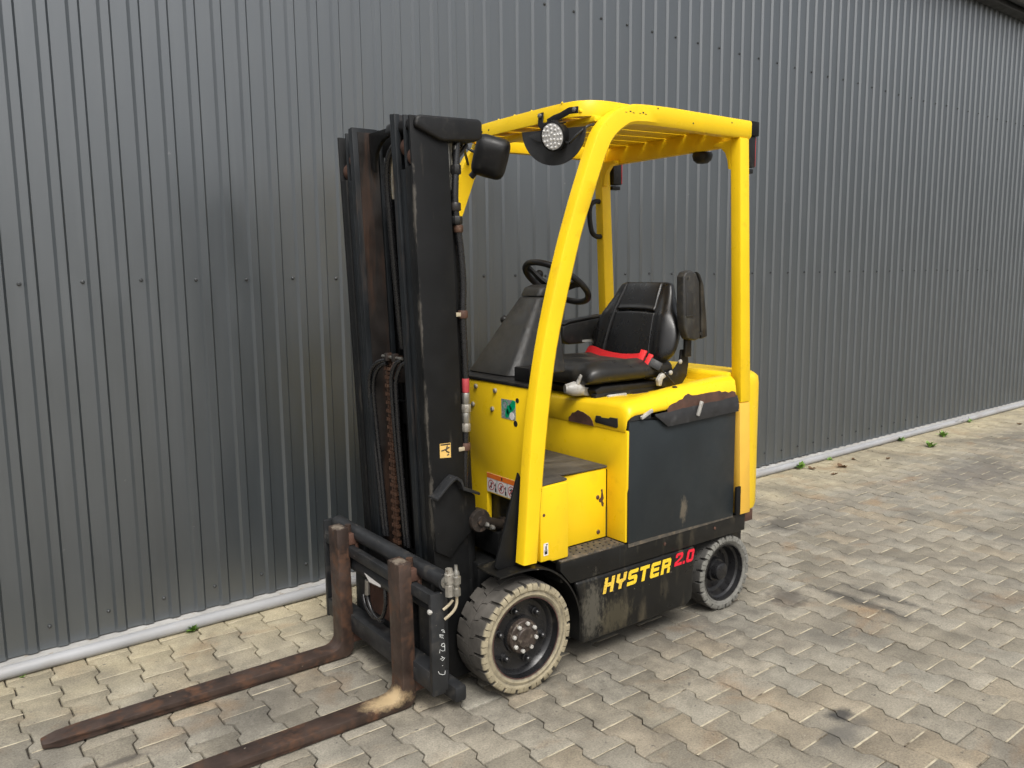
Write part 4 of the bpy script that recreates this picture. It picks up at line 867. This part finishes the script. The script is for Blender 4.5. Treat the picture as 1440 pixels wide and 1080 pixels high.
P('carriage_back', MB().box(0.296, 0.326, -0.36, 0.38, 0.10, 0.50).box(0.300, 0.345, -0.30, -0.22, 0.10, 0.50).box(0.300, 0.345, 0.24, 0.34, 0.10, 0.50).box(0.326, 0.350, 0.05, 0.20, 0.14, 0.44), 'steel_grey', 0.004, car)
P('lower_hook_bar', MB().box(0.262, 0.316, -0.44, 0.452, 0.036, 0.100), 'steel_grey', 0.012, car)
P('rusty_web', MB().box(0.3265, 0.3300, -0.21, 0.04, 0.20, 0.33), 'rust', 0, car)
P('data_plate', MB().hexa([(0.4025 - 0.005 * q, y, z) for q in (0, 1) for y, z in ((-0.115, 0.412), (-0.070, 0.385), (0.028, 0.392), (0.030, 0.402))]), 'white', 0, car)
for pts in ([(0.392, -0.150, 0.300), (0.398, -0.118, 0.262), (0.400, -0.045, 0.238), (0.400, 0.030, 0.262), (0.398, 0.062, 0.325), (0.392, 0.052, 0.390)], [(0.394, -0.092, 0.380), (0.400, -0.095, 0.315), (0.402, -0.055, 0.262), (0.402, 0.0, 0.245), (0.40, 0.04, 0.25)]):
    P('carriage_hose', MB().tube(fillet(pts, 6), 0.0085, 10), 'hose', 0, car, angle=60)
P('hose_ferrule', MB().tube([(0.399, -0.092, 0.385), (0.401, -0.094, 0.322)], 0.0115, 10), 'steel', 0, car)
for (y, m_) in ((0.462, 'steel'), (0.440, 'steel')): P('carriage_bolt', MB().lathe([(0.010, 0.417), (0.010, 0.427), (0.006, 0.431), (0.001, 0.432)], (0, y - 0.006, 0.436), 6, 'x'), 'silver', 0, car) if y > 0.45 else None
P('carriage_bolt', MB().lathe([(0.012, -0.482), (0.012, -0.494), (0.001, -0.496)], (0.40, 0, 0.515), 8), 'steel', 0, car)
for k, (x, y) in enumerate(((0.350, 0.478), (0.326, 0.488))):
    f_ = P('hydraulic_fitting', MB().lathe([(0.011, 0.485), (0.0165, 0.487), (0.0165, 0.515), (0.012, 0.517), (0.0125, 0.530), (0.018, 0.532), (0.018, 0.560), (0.013, 0.563), (0.013, 0.580 - 0.004 * k), (0.008, 0.584), (0.006, 0.604)] if k else
              [(0.012, 0.485), (0.017, 0.487), (0.017, 0.530), (0.014, 0.533), (0.019, 0.536), (0.019, 0.572), (0.015, 0.575), (0.014, 0.592), (0.001, 0.596)], (x, y, 0), 8, 'z'), 'steel' if k else 'bolt', 0, car)
P('hydraulic_tube', MB().tube(fillet([(0.326, 0.488, 0.50), (0.324, 0.486, 0.455), (0.338, 0.482, 0.425), (0.368, 0.470, 0.398)], 5), 0.0055, 8), 'cream_tube', 0, car)
P('hydraulic_tube', MB().tube(fillet([(0.338, 0.482, 0.470), (0.352, 0.476, 0.452), (0.372, 0.468, 0.436)], 5), 0.0055, 8), 'cream_tube', 0, car)
ck = MB()
for s_ in ([(0.379, 0.356), (0.37, 0.356), (0.366, 0.349), (0.375, 0.349), (0.364, 0.344)], [(0.388, 0.341), (0.371, 0.335), (0.379, 0.325), (0.388, 0.334), (0.371, 0.322), (0.388, 0.339)], [(0.38, 0.302), (0.369, 0.303), (0.365, 0.292), (0.374, 0.29), (0.381, 0.297), (0.378, 0.302)],
           [(0.366, 0.29), (0.366, 0.273), (0.376, 0.274), (0.387, 0.283), (0.389, 0.27)], [(0.381, 0.254), (0.371, 0.245), (0.366, 0.245), (0.377, 0.236), (0.386, 0.246), (0.375, 0.247)], [(0.378, 0.218), (0.376, 0.216)], [(0.396, 0.2), (0.392, 0.189), (0.377, 0.181), (0.368, 0.18), (0.366, 0.193)]):
    ck.tube([(x, 0.4625, z) for x, z in s_], 0.0012, 5)
P('chalk_marks', ck, 'chalk', 0, car)

# ---- forks
def mat_fork(y0):
    m = M['fork'].copy(); m.name = 'fork_steel_dusted'; t = m.node_tree; b = t.nodes['Principled BSDF']
    tc = t.nodes.new('ShaderNodeTexCoord'); co = tc.outputs['Object']; old = b.inputs['Base Color'].links[0].from_socket
    cm = t.nodes.new('ShaderNodeVectorMath'); cm.operation = 'SUBTRACT'; cm.inputs[1].default_value = (0.515, y0, 0.055); t.links.new(co, cm.inputs[0])
    cs = t.nodes.new('ShaderNodeVectorMath'); cs.operation = 'MULTIPLY'; cs.inputs[1].default_value = (1 / 0.105, 1 / 0.050, 1 / 0.035); t.links.new(cm.outputs[0], cs.inputs[0])
    cl = t.nodes.new('ShaderNodeVectorMath'); cl.operation = 'LENGTH'; t.links.new(cs.outputs[0], cl.inputs[0])
    d = mth(t, 'ADD', cl.outputs['Value'], mth(t, 'MULTIPLY', mth(t, 'SUBTRACT', noise(t, co, 55, 6, 0.75), 0.5), 1.3))
    f = ramp(t, mth(t, 'MULTIPLY', d, 0.5), [(0.28, 0.9), (0.62, 0.0)])
    t.links.new(mix(t, f, old, (0.56, 0.42, 0.24)), b.inputs['Base Color']); return m
for (y0, y1, nm) in ((0.226, 0.316, 1), (-0.312, -0.222, 2)):
    prof = [(1.612, 0.006), (0.455, 0.003), (0.430, 0.010), (0.414, 0.030), (0.409, 0.060), (0.410, 0.300), (0.416, 0.585), (0.4705, 0.582), (0.4675, 0.300), (0.4660, 0.105)]
    prof += [(0.466 + 0.046 - 0.046 * math.cos(a), 0.092 - 0.046 * math.sin(a)) for a in (R(18), R(40), R(62), R(82))]
    prof += [(0.54, 0.0455), (0.80, 0.0445), (1.20, 0.041), (1.50, 0.034), (1.612, 0.026)]
    n = len(prof); mb = MB()
    def nar(x): return 1.0 if x < 1.54 else 1.0 - 0.42 * ((x - 1.54) / 0.072) ** 1.6
    yc, h = (y0 + y1) / 2, (y1 - y0) / 2
    # extra cuts near the tip so that the plan shape can round off
    tipx = [1.56, 1.585]
    low = [prof[0]] + [(x, 0.006) for x in reversed(tipx)] + prof[1:]
    top = low + [(x, 0.024 - (x - 1.50) * 0.0625) for x in tipx] if False else low[:-1] + [(1.56, 0.0302), (1.585, 0.0282), prof[-1]]
    n = len(top)
    mb.add([(x, yc - h * nar(x), z) for x, z in top] + [(x, yc + h * nar(x), z) for x, z in top],
           [tuple(range(n - 1, -1, -1)), tuple(range(n, 2 * n))] + [(i, (i + 1) % n, n + (i + 1) % n, n + i) for i in range(n)])
    fk = P('fork', mb, mat_fork(yc + (0.01 if nm == 1 else 0.0)) if nm == 1 else 'fork', 0.004, label='rusty fork with pale sawdust heaped at its heel' if nm == 1 else None)
    P('fork_hook', MB().box(0.372, 0.4155, y0 + 0.006, y1 - 0.004, 0.503, 0.552).box(0.368, 0.385, y0 + 0.006, y1 - 0.004, 0.46, 0.51), 'rust', 0.004, fk)
    P('fork_hook', MB().box(0.350, 0.411, y0 + 0.006, y1 - 0.004, 0.060, 0.105), 'rust', 0.004, fk)
    P('fork_pin', MB().tube([(0.398, yc, 0.553), (0.398, yc, 0.585)], 0.014, 10), 'fork', 0, fk)

# ---- dash, steering wheel
db = [(-0.150, -0.120), (-0.150, 0.168), (-0.185, 0.198), (-0.46, 0.198), (-0.46, -0.150), (-0.185, -0.150)]
dt = [(-0.392, -0.042), (-0.392, 0.070), (-0.408, 0.086), (-0.505, 0.086), (-0.505, -0.058), (-0.408, -0.058)]
def dring(t, z, dx=0): return [(a[0] + (b[0] - a[0]) * t + dx, a[1] + (b[1] - a[1]) * t, z) for a, b in zip(db, dt)]
DS = P('steering_console', MB().loft([dring(0, 1.2285), dring(0.28, 1.322), dring(0.62, 1.435), dring(1.0, 1.560)]), 'dash', 0.012, segs=3)
P('console_cap', MB().loft([dring(1.0, 1.562), dring(1.04, 1.600, -0.012), dring(1.10, 1.612, -0.035)]), 'dash', 0.006, DS)
seam = [(-0.255, 0.1990, 1.2300), (-0.335, 0.158, 1.36), (-0.42, 0.118, 1.50)]
P('dash_box', MB().box(-0.205, -0.112, 0.275, 0.400, 1.2285, 1.286), 'plastic', 0.004)
P('dash_shelf', MB().box(-0.30, -0.162, -0.24, 0.235, 1.16, 1.2275), 'plastic', 0.004)
wc, wr, ta = Vector((-0.58, -0.01, 1.620)), 0.163, R(35)
e1, e2 = Vector((math.cos(ta), 0, math.sin(ta))), Vector((0, 1, 0)); nn = Vector((-math.sin(ta), 0, math.cos(ta)))
tor = MB(); tor.loft([[wc + (e1 * math.cos(a) + e2 * math.sin(a)) * (wr + 0.0145 * math.cos(b)) + nn * 0.0145 * math.sin(b) for b in [2 * math.pi * k / 12 for k in range(12)]] for a in [2 * math.pi * i / 48 for i in range(49)]], cap=False)
SW = P('steering_wheel', tor, 'plastic', 0, angle=80)
for a in (R(90), R(210), R(330)):
    d = e1 * math.cos(a) + e2 * math.sin(a); w_ = nn.cross(d)
    rg = []
    for q, (rad, hw, th, dz) in enumerate(((0.02, 0.026, 0.010, -0.030), (0.07, 0.022, 0.009, -0.024), (0.125, 0.019, 0.008, -0.008), (0.158, 0.022, 0.009, 0.0))):
        c = wc + d * rad + nn * dz; rg.append([c + w_ * hw - nn * th, c + w_ * hw + nn * th * 0.4, c + nn * th, c - w_ * hw + nn * th * 0.4, c - w_ * hw - nn * th])
    P('spoke', MB().loft(rg), 'plastic', 0, SW, angle=50)
P('wheel_hub', MB().tube([wc - nn * 0.085, wc - nn * 0.03, wc - nn * 0.012], 0.036, 20, rs=[0.030, 0.038, 0.034]), 'plastic', 0, SW)
P('wheel_knob', MB().tube([wc + e2 * -0.163 + nn * 0.01, wc + e2 * -0.163 + nn * 0.03], 0.008, 10).sphere(tuple(wc + e2 * -0.163 + nn * 0.048), 0.021, 14), 'plastic', 0, SW)
P('column_lever', MB().tube([(-0.43, -0.05, 1.42), (-0.42, -0.14, 1.44), (-0.417, -0.185, 1.445)], 0.006, 8).sphere((-0.416, -0.200, 1.446), 0.021, 14), 'plastic', 0, DS)

# ---- seat
def seat_back():
    T = [(0.0, 0.185), (0.06, 0.235), (0.16, 0.278), (0.30, 0.288), (0.45, 0.280), (0.58, 0.258), (0.70, 0.226), (0.82, 0.200), (0.92, 0.182), (0.975, 0.168), (1.0, 0.140)]
    rows = []; m = 150
    for t, w in [(q.x, q.y) for q in fillet([(a, b, 0) for a, b in T], 12)]:
        z = 1.205 + 0.408 * t; lean = -1.035 - 0.115 * t - 0.02 * t * t; ed = math.sin(math.pi * min(1, max(0, t))) ** 0.35 if 0 < t < 1 else 0.0
        pw = min(0.118 + 0.045 * (1 - t), w * 0.80)                # half-width of the centre panel
        half = [0, 0.2, 0.4, 0.6, 0.75, 0.86, 0.92] ; ys = [pw * q for q in half]
        ys += [pw + q for q in (-0.0075, -0.005, -0.0025, 0, 0.0025, 0.005, 0.0075, 0.011, 0.015, 0.020)]
        r0 = pw + 0.020; ys += [r0 + (w - r0) * q for q in (0.12, 0.25, 0.4, 0.55, 0.68, 0.79, 0.88, 0.94, 0.98, 1.0)]
        ys = sorted(max(0.0, q) for q in ys)
        front = []
        for y in ys:
            x0 = max(0.0, 1 - min(1, y / w) ** 7) ** 0.5
            bol = 0.030 * math.exp(-((y - pw - 0.070) / 0.050) ** 2) * (1 if t < 0.62 else max(0, 1 - (t - 0.62) / 0.25))
            gr_ = -0.011 * math.exp(-((y - pw) / 0.0045) ** 2) + 0.005 * math.exp(-((y - pw - 0.011) / 0.006) ** 2)
            hg_ = 0.66 - 0.9 * (y * y)
            if y < pw: gr_ += (-0.013 * math.exp(-((t - hg_) / 0.011) ** 2) + 0.005 * math.exp(-((t - hg_ - 0.035) / 0.02) ** 2)) * min(1, (pw - y) / 0.01) + 0.008 * (1 - (y / pw) ** 2)
            front.append((lean + (0.030 * x0 + (bol + gr_) * x0) * (0.35 + 0.65 * ed), y))
        ring = [(x, -y, z) for x, y in reversed(front[1:])] + [(x, y, z) for x, y in front]
        ring += [(lean - 0.075 * (0.3 + 0.7 * ed) * math.sin(math.pi * q / 12) ** 0.6, w * math.cos(math.pi * q / 12), z) for q in range(1, 12)]
        rows.append(ring)
    return MB().loft(rows)
SEAT = P('seat', MB().prism([(-0.62, 1.100), (-1.10, 1.115), (-1.10, 1.140), (-0.64, 1.150), (-0.60, 1.135)], 'y', -0.235, 0.235), 'plastic', 0.008)
P('backrest', seat_back(), 'vinyl', 0, SEAT, angle=80)
def cushion():
    rows = []; n = 32; xs_ = [-0.560, -0.568, -0.585, -0.62, -0.68, -0.75, -0.82, -0.89, -0.96, -1.02, -1.06, -1.085]
    for x in xs_:
        f_ = min(1, max(0, (-0.555 - x) / 0.07)); f_ = math.sqrt(1 - (1 - f_) ** 2); w = 0.205 + 0.050 * f_
        zt = 1.178 + 0.072 * f_ - 0.018 * max(0, (-0.75 - x)) ; zb = 1.148 - 0.0 * f_ + (1 - f_) * 0.02
        ring = []
        for k in range(n):
            a = 2 * math.pi * k / n; c, s_ = math.cos(a), math.sin(a)
            y = w * math.copysign(abs(c) ** 0.55, c); u_ = math.copysign(abs(s_) ** 0.6, s_)
            zc, hz_ = (zt + zb) / 2, (zt - zb) / 2; z = zc + hz_ * u_
            if u_ > 0: z += 0.016 * math.exp(-((abs(y) - 0.185) / 0.045) ** 2) * f_ - 0.010 * math.exp(-((abs(y) - 0.125) / 0.008) ** 2) * f_
            ring.append((x, y, z))
        rows.append(ring)
    return MB().loft(rows)
P('cushion', cushion(), 'vinyl_dusty', 0, SEAT, angle=80)
P('seat_base', MB().box(-1.08, -0.63, -0.20, 0.20, 1.084, 1.104).box(-1.06, -0.60, 0.205, 0.238, 1.086, 1.118), 'plastic', 0.004, SEAT)
P('seat_slide', MB().box(-1.00, -0.66, 0.222, 0.250, 1.088, 1.099), 'rust', 0.002, SEAT)
# armrests
pd = [(-1.060, 1.640), (-1.075, 1.662), (-1.110, 1.670), (-1.148, 1.658), (-1.172, 1.615), (-1.182, 1.45), (-1.186, 1.345), (-1.150, 1.336), (-1.100, 1.345), (-1.072, 1.40), (-1.062, 1.50)]
ARM = P('armrest', MB().prism(pd, 'y', 0.292, 0.342), 'armrest', 0.010, SEAT, 3, label='armrest folded upright on the near side of the seat')
P('armrest_pad', MB().prism([(-1.152, 1.664), (-1.172, 1.650), (-1.198, 1.600), (-1.222, 1.45), (-1.232, 1.352), (-1.190, 1.342), (-1.186, 1.45), (-1.176, 1.617)], 'y', 0.288, 0.346), 'vinyl_dusty', 0.008, SEAT, 3)
P('armrest_slot', MB().box(-1.128, -1.078, 0.3395, 0.3440, 1.455, 1.565), 'print_black', 0.002, SEAT)
P('armrest_slot_bar', MB().box(-1.126, -1.080, 0.3415, 0.3465, 1.452, 1.460), 'dash', 0.001, SEAT)
for (x, z) in ((-1.085, 1.632), (-1.185, 1.368)): P('armrest_screw', MB().lathe([(0.008, 0.3415), (0.008, 0.3435), (0.001, 0.344)], (x, 0, z), 10), 'print_black', 0, SEAT)
P('armrest_arm', MB().box(-1.172, -1.128, 0.283, 0.300, 1.255, 1.345), 'plastic', 0.004, SEAT)
hb = [(-1.128, 1.290), (-1.172, 1.290), (-1.182, 1.225), (-1.172, 1.160), (-1.135, 1.118), (-0.995, 1.118), (-0.985, 1.145), (-1.025, 1.185), (-1.085, 1.200), (-1.120, 1.235)]
P('hinge_bracket', MB().prism(hb, 'y', 0.262, 0.274), 'plastic', 0.003, SEAT)
for (x, z) in ((-1.119, 1.232), (-1.052, 1.184)): P('hinge_bolt', MB().lathe([(0.0115, 0.273), (0.0115, 0.279), (0.006, 0.283), (0.001, 0.2835)], (x, 0, z), 12), 'silver', 0, SEAT)
fa = [(-0.852, 1.345), (-0.858, 1.392), (-0.90, 1.402), (-1.14, 1.430), (-1.16, 1.31), (-0.99, 1.292), (-0.90, 1.292), (-0.865, 1.312)]
P('armrest', MB().prism(fa, 'y', -0.345, -0.290), 'dash', 0.012, SEAT, 3)
P('armrest_pad', MB().prism([(-0.862, 1.394), (-0.90, 1.404), (-1.14, 1.432), (-1.14, 1.442), (-0.90, 1.416), (-0.864, 1.404)], 'y', -0.348, -0.287), 'vinyl_dusty', 0.006, SEAT)
P('armrest_label', MB().box(-1.06, -0.99, -0.2895, -0.2885, 1.300, 1.312), 'silver', 0, SEAT)
# levers
P('weight_knob', MB().tube([(-0.505, 0.135, 1.142), (-0.545, 0.150, 1.140), (-0.585, 0.165, 1.136)], 0.03, 18, rs=[0.020, 0.034, 0.030]).tube([(-0.550, 0.168, 1.160), (-0.560, 0.186, 1.206)], 0.009, 8, rs=[0.011, 0.0075]), 'silver', 0, SEAT, angle=50)
P('knob_arm', MB().prism([(-0.545, 1.118), (-0.62, 1.100), (-0.685, 1.096), (-0.692, 1.112), (-0.655, 1.130), (-0.60, 1.146), (-0.56, 1.150)], 'y', 0.150, 0.178), 'silver', 0.006, SEAT)
P('slide_handle', MB().box(-0.775, -0.655, 0.248, 0.264, 1.092, 1.112), 'silver', 0.006, SEAT, 3)
P('recline_lever', MB().prism([(-0.978, 1.186), (-1.006, 1.192), (-1.012, 1.170), (-0.985, 1.158), (-0.978, 1.128), (-0.958, 1.128), (-0.952, 1.160)], 'y', 0.268, 0.290), 'silver', 0.005, SEAT, 3)
# belt
bl = [Vector((-0.985, -0.255, 1.255)), Vector((-0.965, -0.20, 1.268)), Vector((-0.945, -0.08, 1.252)), Vector((-0.930, 0.04, 1.247)), Vector((-0.925, 0.13, 1.252)), Vector((-0.932, 0.20, 1.262))]
rg = []
for i, p in enumerate(fillet(bl, 4)):
    u_ = Vector((-0.62, 0, 0.78)) * 0.026; rg.append([p - u_ + Vector((0.002, 0, 0)), p + u_ + Vector((0.002, 0, 0)), p + u_ + Vector((-0.001, 0, 0)), p - u_ + Vector((-0.001, 0, 0))])
BT = P('seat_belt', MB().loft(rg), 'belt', 0, SEAT, angle=50)
def slab(c, ax, hl, hw, th):
    a = Vector(ax).normalized(); u_ = Vector((-0.60, 0.10, 0.79)); u_ = (u_ - a * u_.dot(a)).normalized(); n_ = a.cross(u_); c = Vector(c)
    return MB().hexa([c + a * p * hl + u_ * q * hw + n_ * r_ * th for r_ in (-1, 1) for p, q in ((-1, -1), (1, -1), (1, 1), (-1, 1))])
P('belt_tongue', slab((-0.936, 0.196, 1.264), (-0.02, 0.06, -0.012), 0.016, 0.034, 0.007), 'belt', 0.003, BT)
P('belt_tongue', slab((-0.946, 0.232, 1.250), (-0.02, 0.06, -0.018), 0.012, 0.030, 0.008), 'belt', 0.003, BT)
P('buckle', slab((-0.962, 0.258, 1.228), (-0.045, 0.06, -0.040), 0.032, 0.022, 0.010), 'plastic', 0.004, BT)
P('buckle_strap', MB().tube([(-0.975, 0.285, 1.205), (-1.02, 0.292, 1.165), (-1.06, 0.292, 1.128)], 0.005, 6), 'hose', 0, BT)

# ---- work lamp with its strap and half-round shield
lf = Vector((0.93, 0.22, -0.22)).normalized(); lc = Vector((-0.300, 0.303, 2.212)); lu = Vector((0, 0, 1)) - lf * lf.z; lu.normalize(); lr = lf.cross(lu)
def disc_stack(st, n=32): return MB().loft([[lc + lf * o + (lu * math.cos(2 * math.pi * k / n) + lr * math.sin(2 * math.pi * k / n)) * r for k in range(n)] for r, o in st])
LP = P('work_lamp', disc_stack([(0.030, -0.062), (0.048, -0.050), (0.056, -0.030), (0.060, -0.012), (0.060, 0.004), (0.0545, 0.006), (0.053, 0.000)]), 'plastic', 0, angle=40)
P('lamp_lens', disc_stack([(0.0525, -0.002), (0.0525, 0.0035), (0.040, 0.0055), (0.001, 0.0065)]), 'lens', 0, LP, angle=60)
leds = MB()
for (r, n_) in ((0.014, 5), (0.030, 9), (0.044, 13)):
    for k in range(n_):
        a = 2 * math.pi * k / n_; c = lc + lf * 0.0058 + (lu * math.cos(a) + lr * math.sin(a)) * r; leds.sphere(tuple(c), 0.0055, 8)
P('lamp_led', leds, 'lens', 0, LP)
for k in range(9):
    a = 2 * math.pi * (k - 2) / 18
    c = lc + (lu * math.cos(a) + lr * math.sin(a)) * 0.060
    P('cooling_fin', MB().tube([c - lf * 0.045, c + lf * 0.0], 0.0035, 6), 'plastic', 0, LP)
def strip(pts, w, t, nx=Vector((1, 0, 0))):
    rg = []
    for i, p in enumerate(pts):
        d = (pts[min(i + 1, len(pts) - 1)] - pts[max(i - 1, 0)]).normalized(); u_ = nx.cross(d).normalized()
        rg.append([p + u_ * w + nx * t, p - u_ * w + nx * t, p - u_ * w, p + u_ * w])
    return MB().loft(rg)
P('lamp_strap', strip([Vector((-0.330, 0.425, 2.300)), Vector((-0.328, 0.375, 2.304)), Vector((-0.318, 0.335, 2.290)), Vector((-0.312, 0.300, 2.284)), Vector((-0.314, 0.255, 2.275))], 0.013, 0.005), 'plastic', 0.001, LP)
P('lamp_bracket', strip([Vector((-0.333, 0.190, 2.325)), Vector((-0.330, 0.190, 2.280)), Vector((-0.325, 0.215, 2.262)), Vector((-0.315, 0.262, 2.262))], 0.016, 0.005), 'plastic', 0.001, LP)
for (x, y, z) in ((-0.326, 0.408, 2.303), (-0.326, 0.190, 2.312)): P('strap_bolt', MB().lathe([(0.010, x), (0.010, x + 0.007), (0.005, x + 0.010), (0.001, x + 0.0105)], (0, y, z), 8, 'x'), 'steel', 0, LP)
P('lamp_cable', MB().tube(fillet([(-0.325, 0.355, 2.185), (-0.318, 0.385, 2.178), (-0.330, 0.415, 2.205), (-0.36, 0.435, 2.235), (-0.40, 0.437, 2.25)], 5), 0.0055, 8), 'hose', 0, LP)
hd = []
for k in range(25): a = math.pi + math.pi * k / 24; hd.append((0.245 + 0.204 * math.cos(a), 2.252 + 0.145 * math.sin(a) - 0.080 * math.cos(a) * 0.204))
sh = MB(); rg0 = [(-0.345 - 0.06 * (2.25 - z) , y, z) for y, z in hd]
sh.add(rg0 + [(x - 0.004, y, z) for x, y, z in rg0], [tuple(range(25)), tuple(range(49, 24, -1))] + [(i, (i + 1) % 25, 25 + (i + 1) % 25, 25 + i) for i in range(25)])
P('lamp_shield', sh, 'shield', 0, LP, angle=40)
P('shield_plate', MB().hexa([(-0.340 + d, y, z) for d in (0, 0.004) for y, z in ((0.095, 2.245), (0.150, 2.215), (0.250, 2.190), (0.250, 2.255))]), 'shield', 0.002, LP)

# ---- mirror on its bent arm, from the far front pillar
mc = Vector((-0.195, 0.012, 2.155)); mu = Vector((-0.05, 0.36, 0.93)).normalized(); mn = Vector((0.62, 0.78, -0.05)).normalized(); mn = (mn - mu * mn.dot(mu)).normalized(); mr = mn.cross(mu)
def sq(w, h, o, n=24, e=0.42): return [mc + mn * o + mr * w * math.copysign(abs(math.cos(2 * math.pi * k / n)) ** e, math.cos(2 * math.pi * k / n)) + mu * h * math.copysign(abs(math.sin(2 * math.pi * k / n)) ** e, math.sin(2 * math.pi * k / n)) for k in range(n)]
MR = P('mirror', MB().loft([sq(0.070, 0.082, -0.034), sq(0.075, 0.088, -0.026), sq(0.074, 0.087, 0.0), sq(0.068, 0.080, 0.020), sq(0.054, 0.064, 0.034), sq(0.034, 0.036, 0.038)]), 'plastic', 0, angle=45)
P('mirror_arm', MB().tube(fillet([(-0.385, -0.44, 2.19), (-0.33, -0.38, 2.225), (-0.26, -0.28, 2.240), (-0.215, -0.19, 2.222), (-0.205, -0.12, 2.195), tuple(mc - mr * 0.06)], 6), 0.0065, 10), 'hose', 0, MR, angle=60)
P('mirror_knob', MB().tube([mc - mu * 0.078 + mr * 0.05, mc - mu * 0.100 + mr * 0.062], 0.014, 12), 'plastic', 0, MR)

# ---- lamps, alarm and handle on the rear pillars
for s in (1, -1):
    TLm = P('tail_lamp', MB().box(-1.405, -1.398, 0.443 * s - 0.022, 0.443 * s + 0.022, 2.150, 2.285), 'red_lens', 0.002)
    P('lamp_bracket', MB().box(-1.4085, -1.335, 0.448 * s - 0.030, 0.448 * s + 0.030, 2.287, 2.352), 'black_mast', 0.003, TLm)
    P('lamp_back', MB().box(-1.3975, -1.335, 0.443 * s - 0.026, 0.443 * s + 0.026, 2.145, 2.286), 'plastic', 0.004, TLm)
    P('lamp_foot', MB().box(-1.395, -1.335, 0.443 * s - 0.018, 0.443 * s + 0.018, 2.118, 2.138), 'plastic', 0.003, TLm)
P('reversing_alarm', MB().lathe([(0.020, 2.243), (0.046, 2.241), (0.050, 2.228), (0.044, 2.206), (0.028, 2.192), (0.001, 2.188)], (-1.345, 0.196, 0), 24, 'z'), 'plastic', 0, angle=50)
P('grab_handle', MB().tube(fillet([(-1.262, -0.455, 2.052), (-1.225, -0.452, 2.050), (-1.194, -0.450, 2.028), (-1.186, -0.450, 1.985), (-1.192, -0.450, 1.925), (-1.208, -0.450, 1.880), (-1.240, -0.452, 1.862), (-1.275, -0.455, 1.862)], 5), 0.0135, 12), 'plastic', 0, angle=60)

# ---- lettering on the skirt
LET = {'H': [[(0, 0), (.30, 0), (.30, 1), (0, 1)], [(.70, 0), (1, 0), (1, 1), (.70, 1)], [(.29, .40), (.71, .40), (.71, .64), (.29, .64)]],
       'Y': [[(0, 1), (.30, 1), (.30, .62), (0, .50)], [(.70, 1), (1, 1), (1, .50), (.70, .62)], [(0, .50), (.30, .62), (.70, .62), (1, .50), (.66, .36), (.34, .36)], [(.35, 0), (.65, 0), (.65, .37), (.35, .37)]],
       'S': [[(0, 0), (.86, 0), (1, .12), (1, .24), (0, .24)], [(.70, .23), (1, .23), (1, .50), (.86, .62), (.70, .62)], [(0, .50), (.14, .39), (.71, .39), (.71, .62), (0, .62)], [(0, .61), (.30, .61), (.30, .77), (0, .77)], [(0, .76), (1, .76), (1, 1), (.14, 1), (0, .88)]],
       'T': [[(0, .76), (1, .76), (1, 1), (0, 1)], [(.34, 0), (.66, 0), (.66, .77), (.34, .77)]],
       'E': [[(0, .12), (.12, 0), (1, 0), (1, .24), (0, .24)], [(0, .23), (.30, .23), (.30, .77), (0, .77)], [(.29, .39), (.92, .39), (.92, .61), (.29, .61)], [(0, .76), (1, .76), (1, 1), (.12, 1), (0, .88)]],
       'R': [[(0, 0), (.30, 0), (.30, 1), (0, 1)], [(.29, .76), (1, .76), (1, .88), (.88, 1), (.29, 1)], [(.70, .60), (1, .60), (1, .77), (.70, .77)], [(.29, .38), (.90, .38), (1, .50), (1, .61), (.29, .61)], [(.70, 0), (1, 0), (1, .32), (.92, .39), (.70, .39)]],
       '2': [[(0, 0), (1, 0), (1, .22), (0, .22)], [(0, .21), (.32, .21), (.95, .55), (1, .66), (.72, .66), (.60, .55), (0, .30)], [(.70, .65), (1, .65), (1, .86), (.86, 1), (.70, .80)], [(.0, .80), (.71, .80), (.87, 1), (.14, 1), (0, .90)], [(0, .66), (.28, .66), (.28, .81), (0, .81)]],
       '.': [[(0, 0), (1, 0), (1, .22), (0, .22)]],
       '0': [[(0, .16), (.16, 0), (.84, 0), (1, .16), (1, .22), (0, .22)], [(0, .21), (.30, .21), (.30, .79), (0, .79)], [(.70, .21), (1, .21), (1, .79), (.70, .79)], [(0, .78), (1, .78), (1, .84), (.84, 1), (.16, 1), (0, .84)]]}
def word(txt, x0, z0, w, h, gap, shear, mat):
    x = x0
    for chn in txt:
        wd_ = w * (0.28 if chn == '.' else 1.0); mb = MB()
        for poly in LET[chn]: mb.prism([(x - (p * wd_ + q * h * shear), z0 + q * h) for p, q in poly], 'y', 0.4805, 0.4822)
        P('letter', mb, mat, 0); x -= wd_ + gap
word('HY', -0.420, 0.298, 0.058, 0.068, 0.0135, 0.22, 'letter_worn')
word('STER', -0.563, 0.298, 0.058, 0.068, 0.0135, 0.22, 'letter')
word('2.0', -0.868, 0.317, 0.049, 0.058, 0.008, 0.26, 'letter_red')
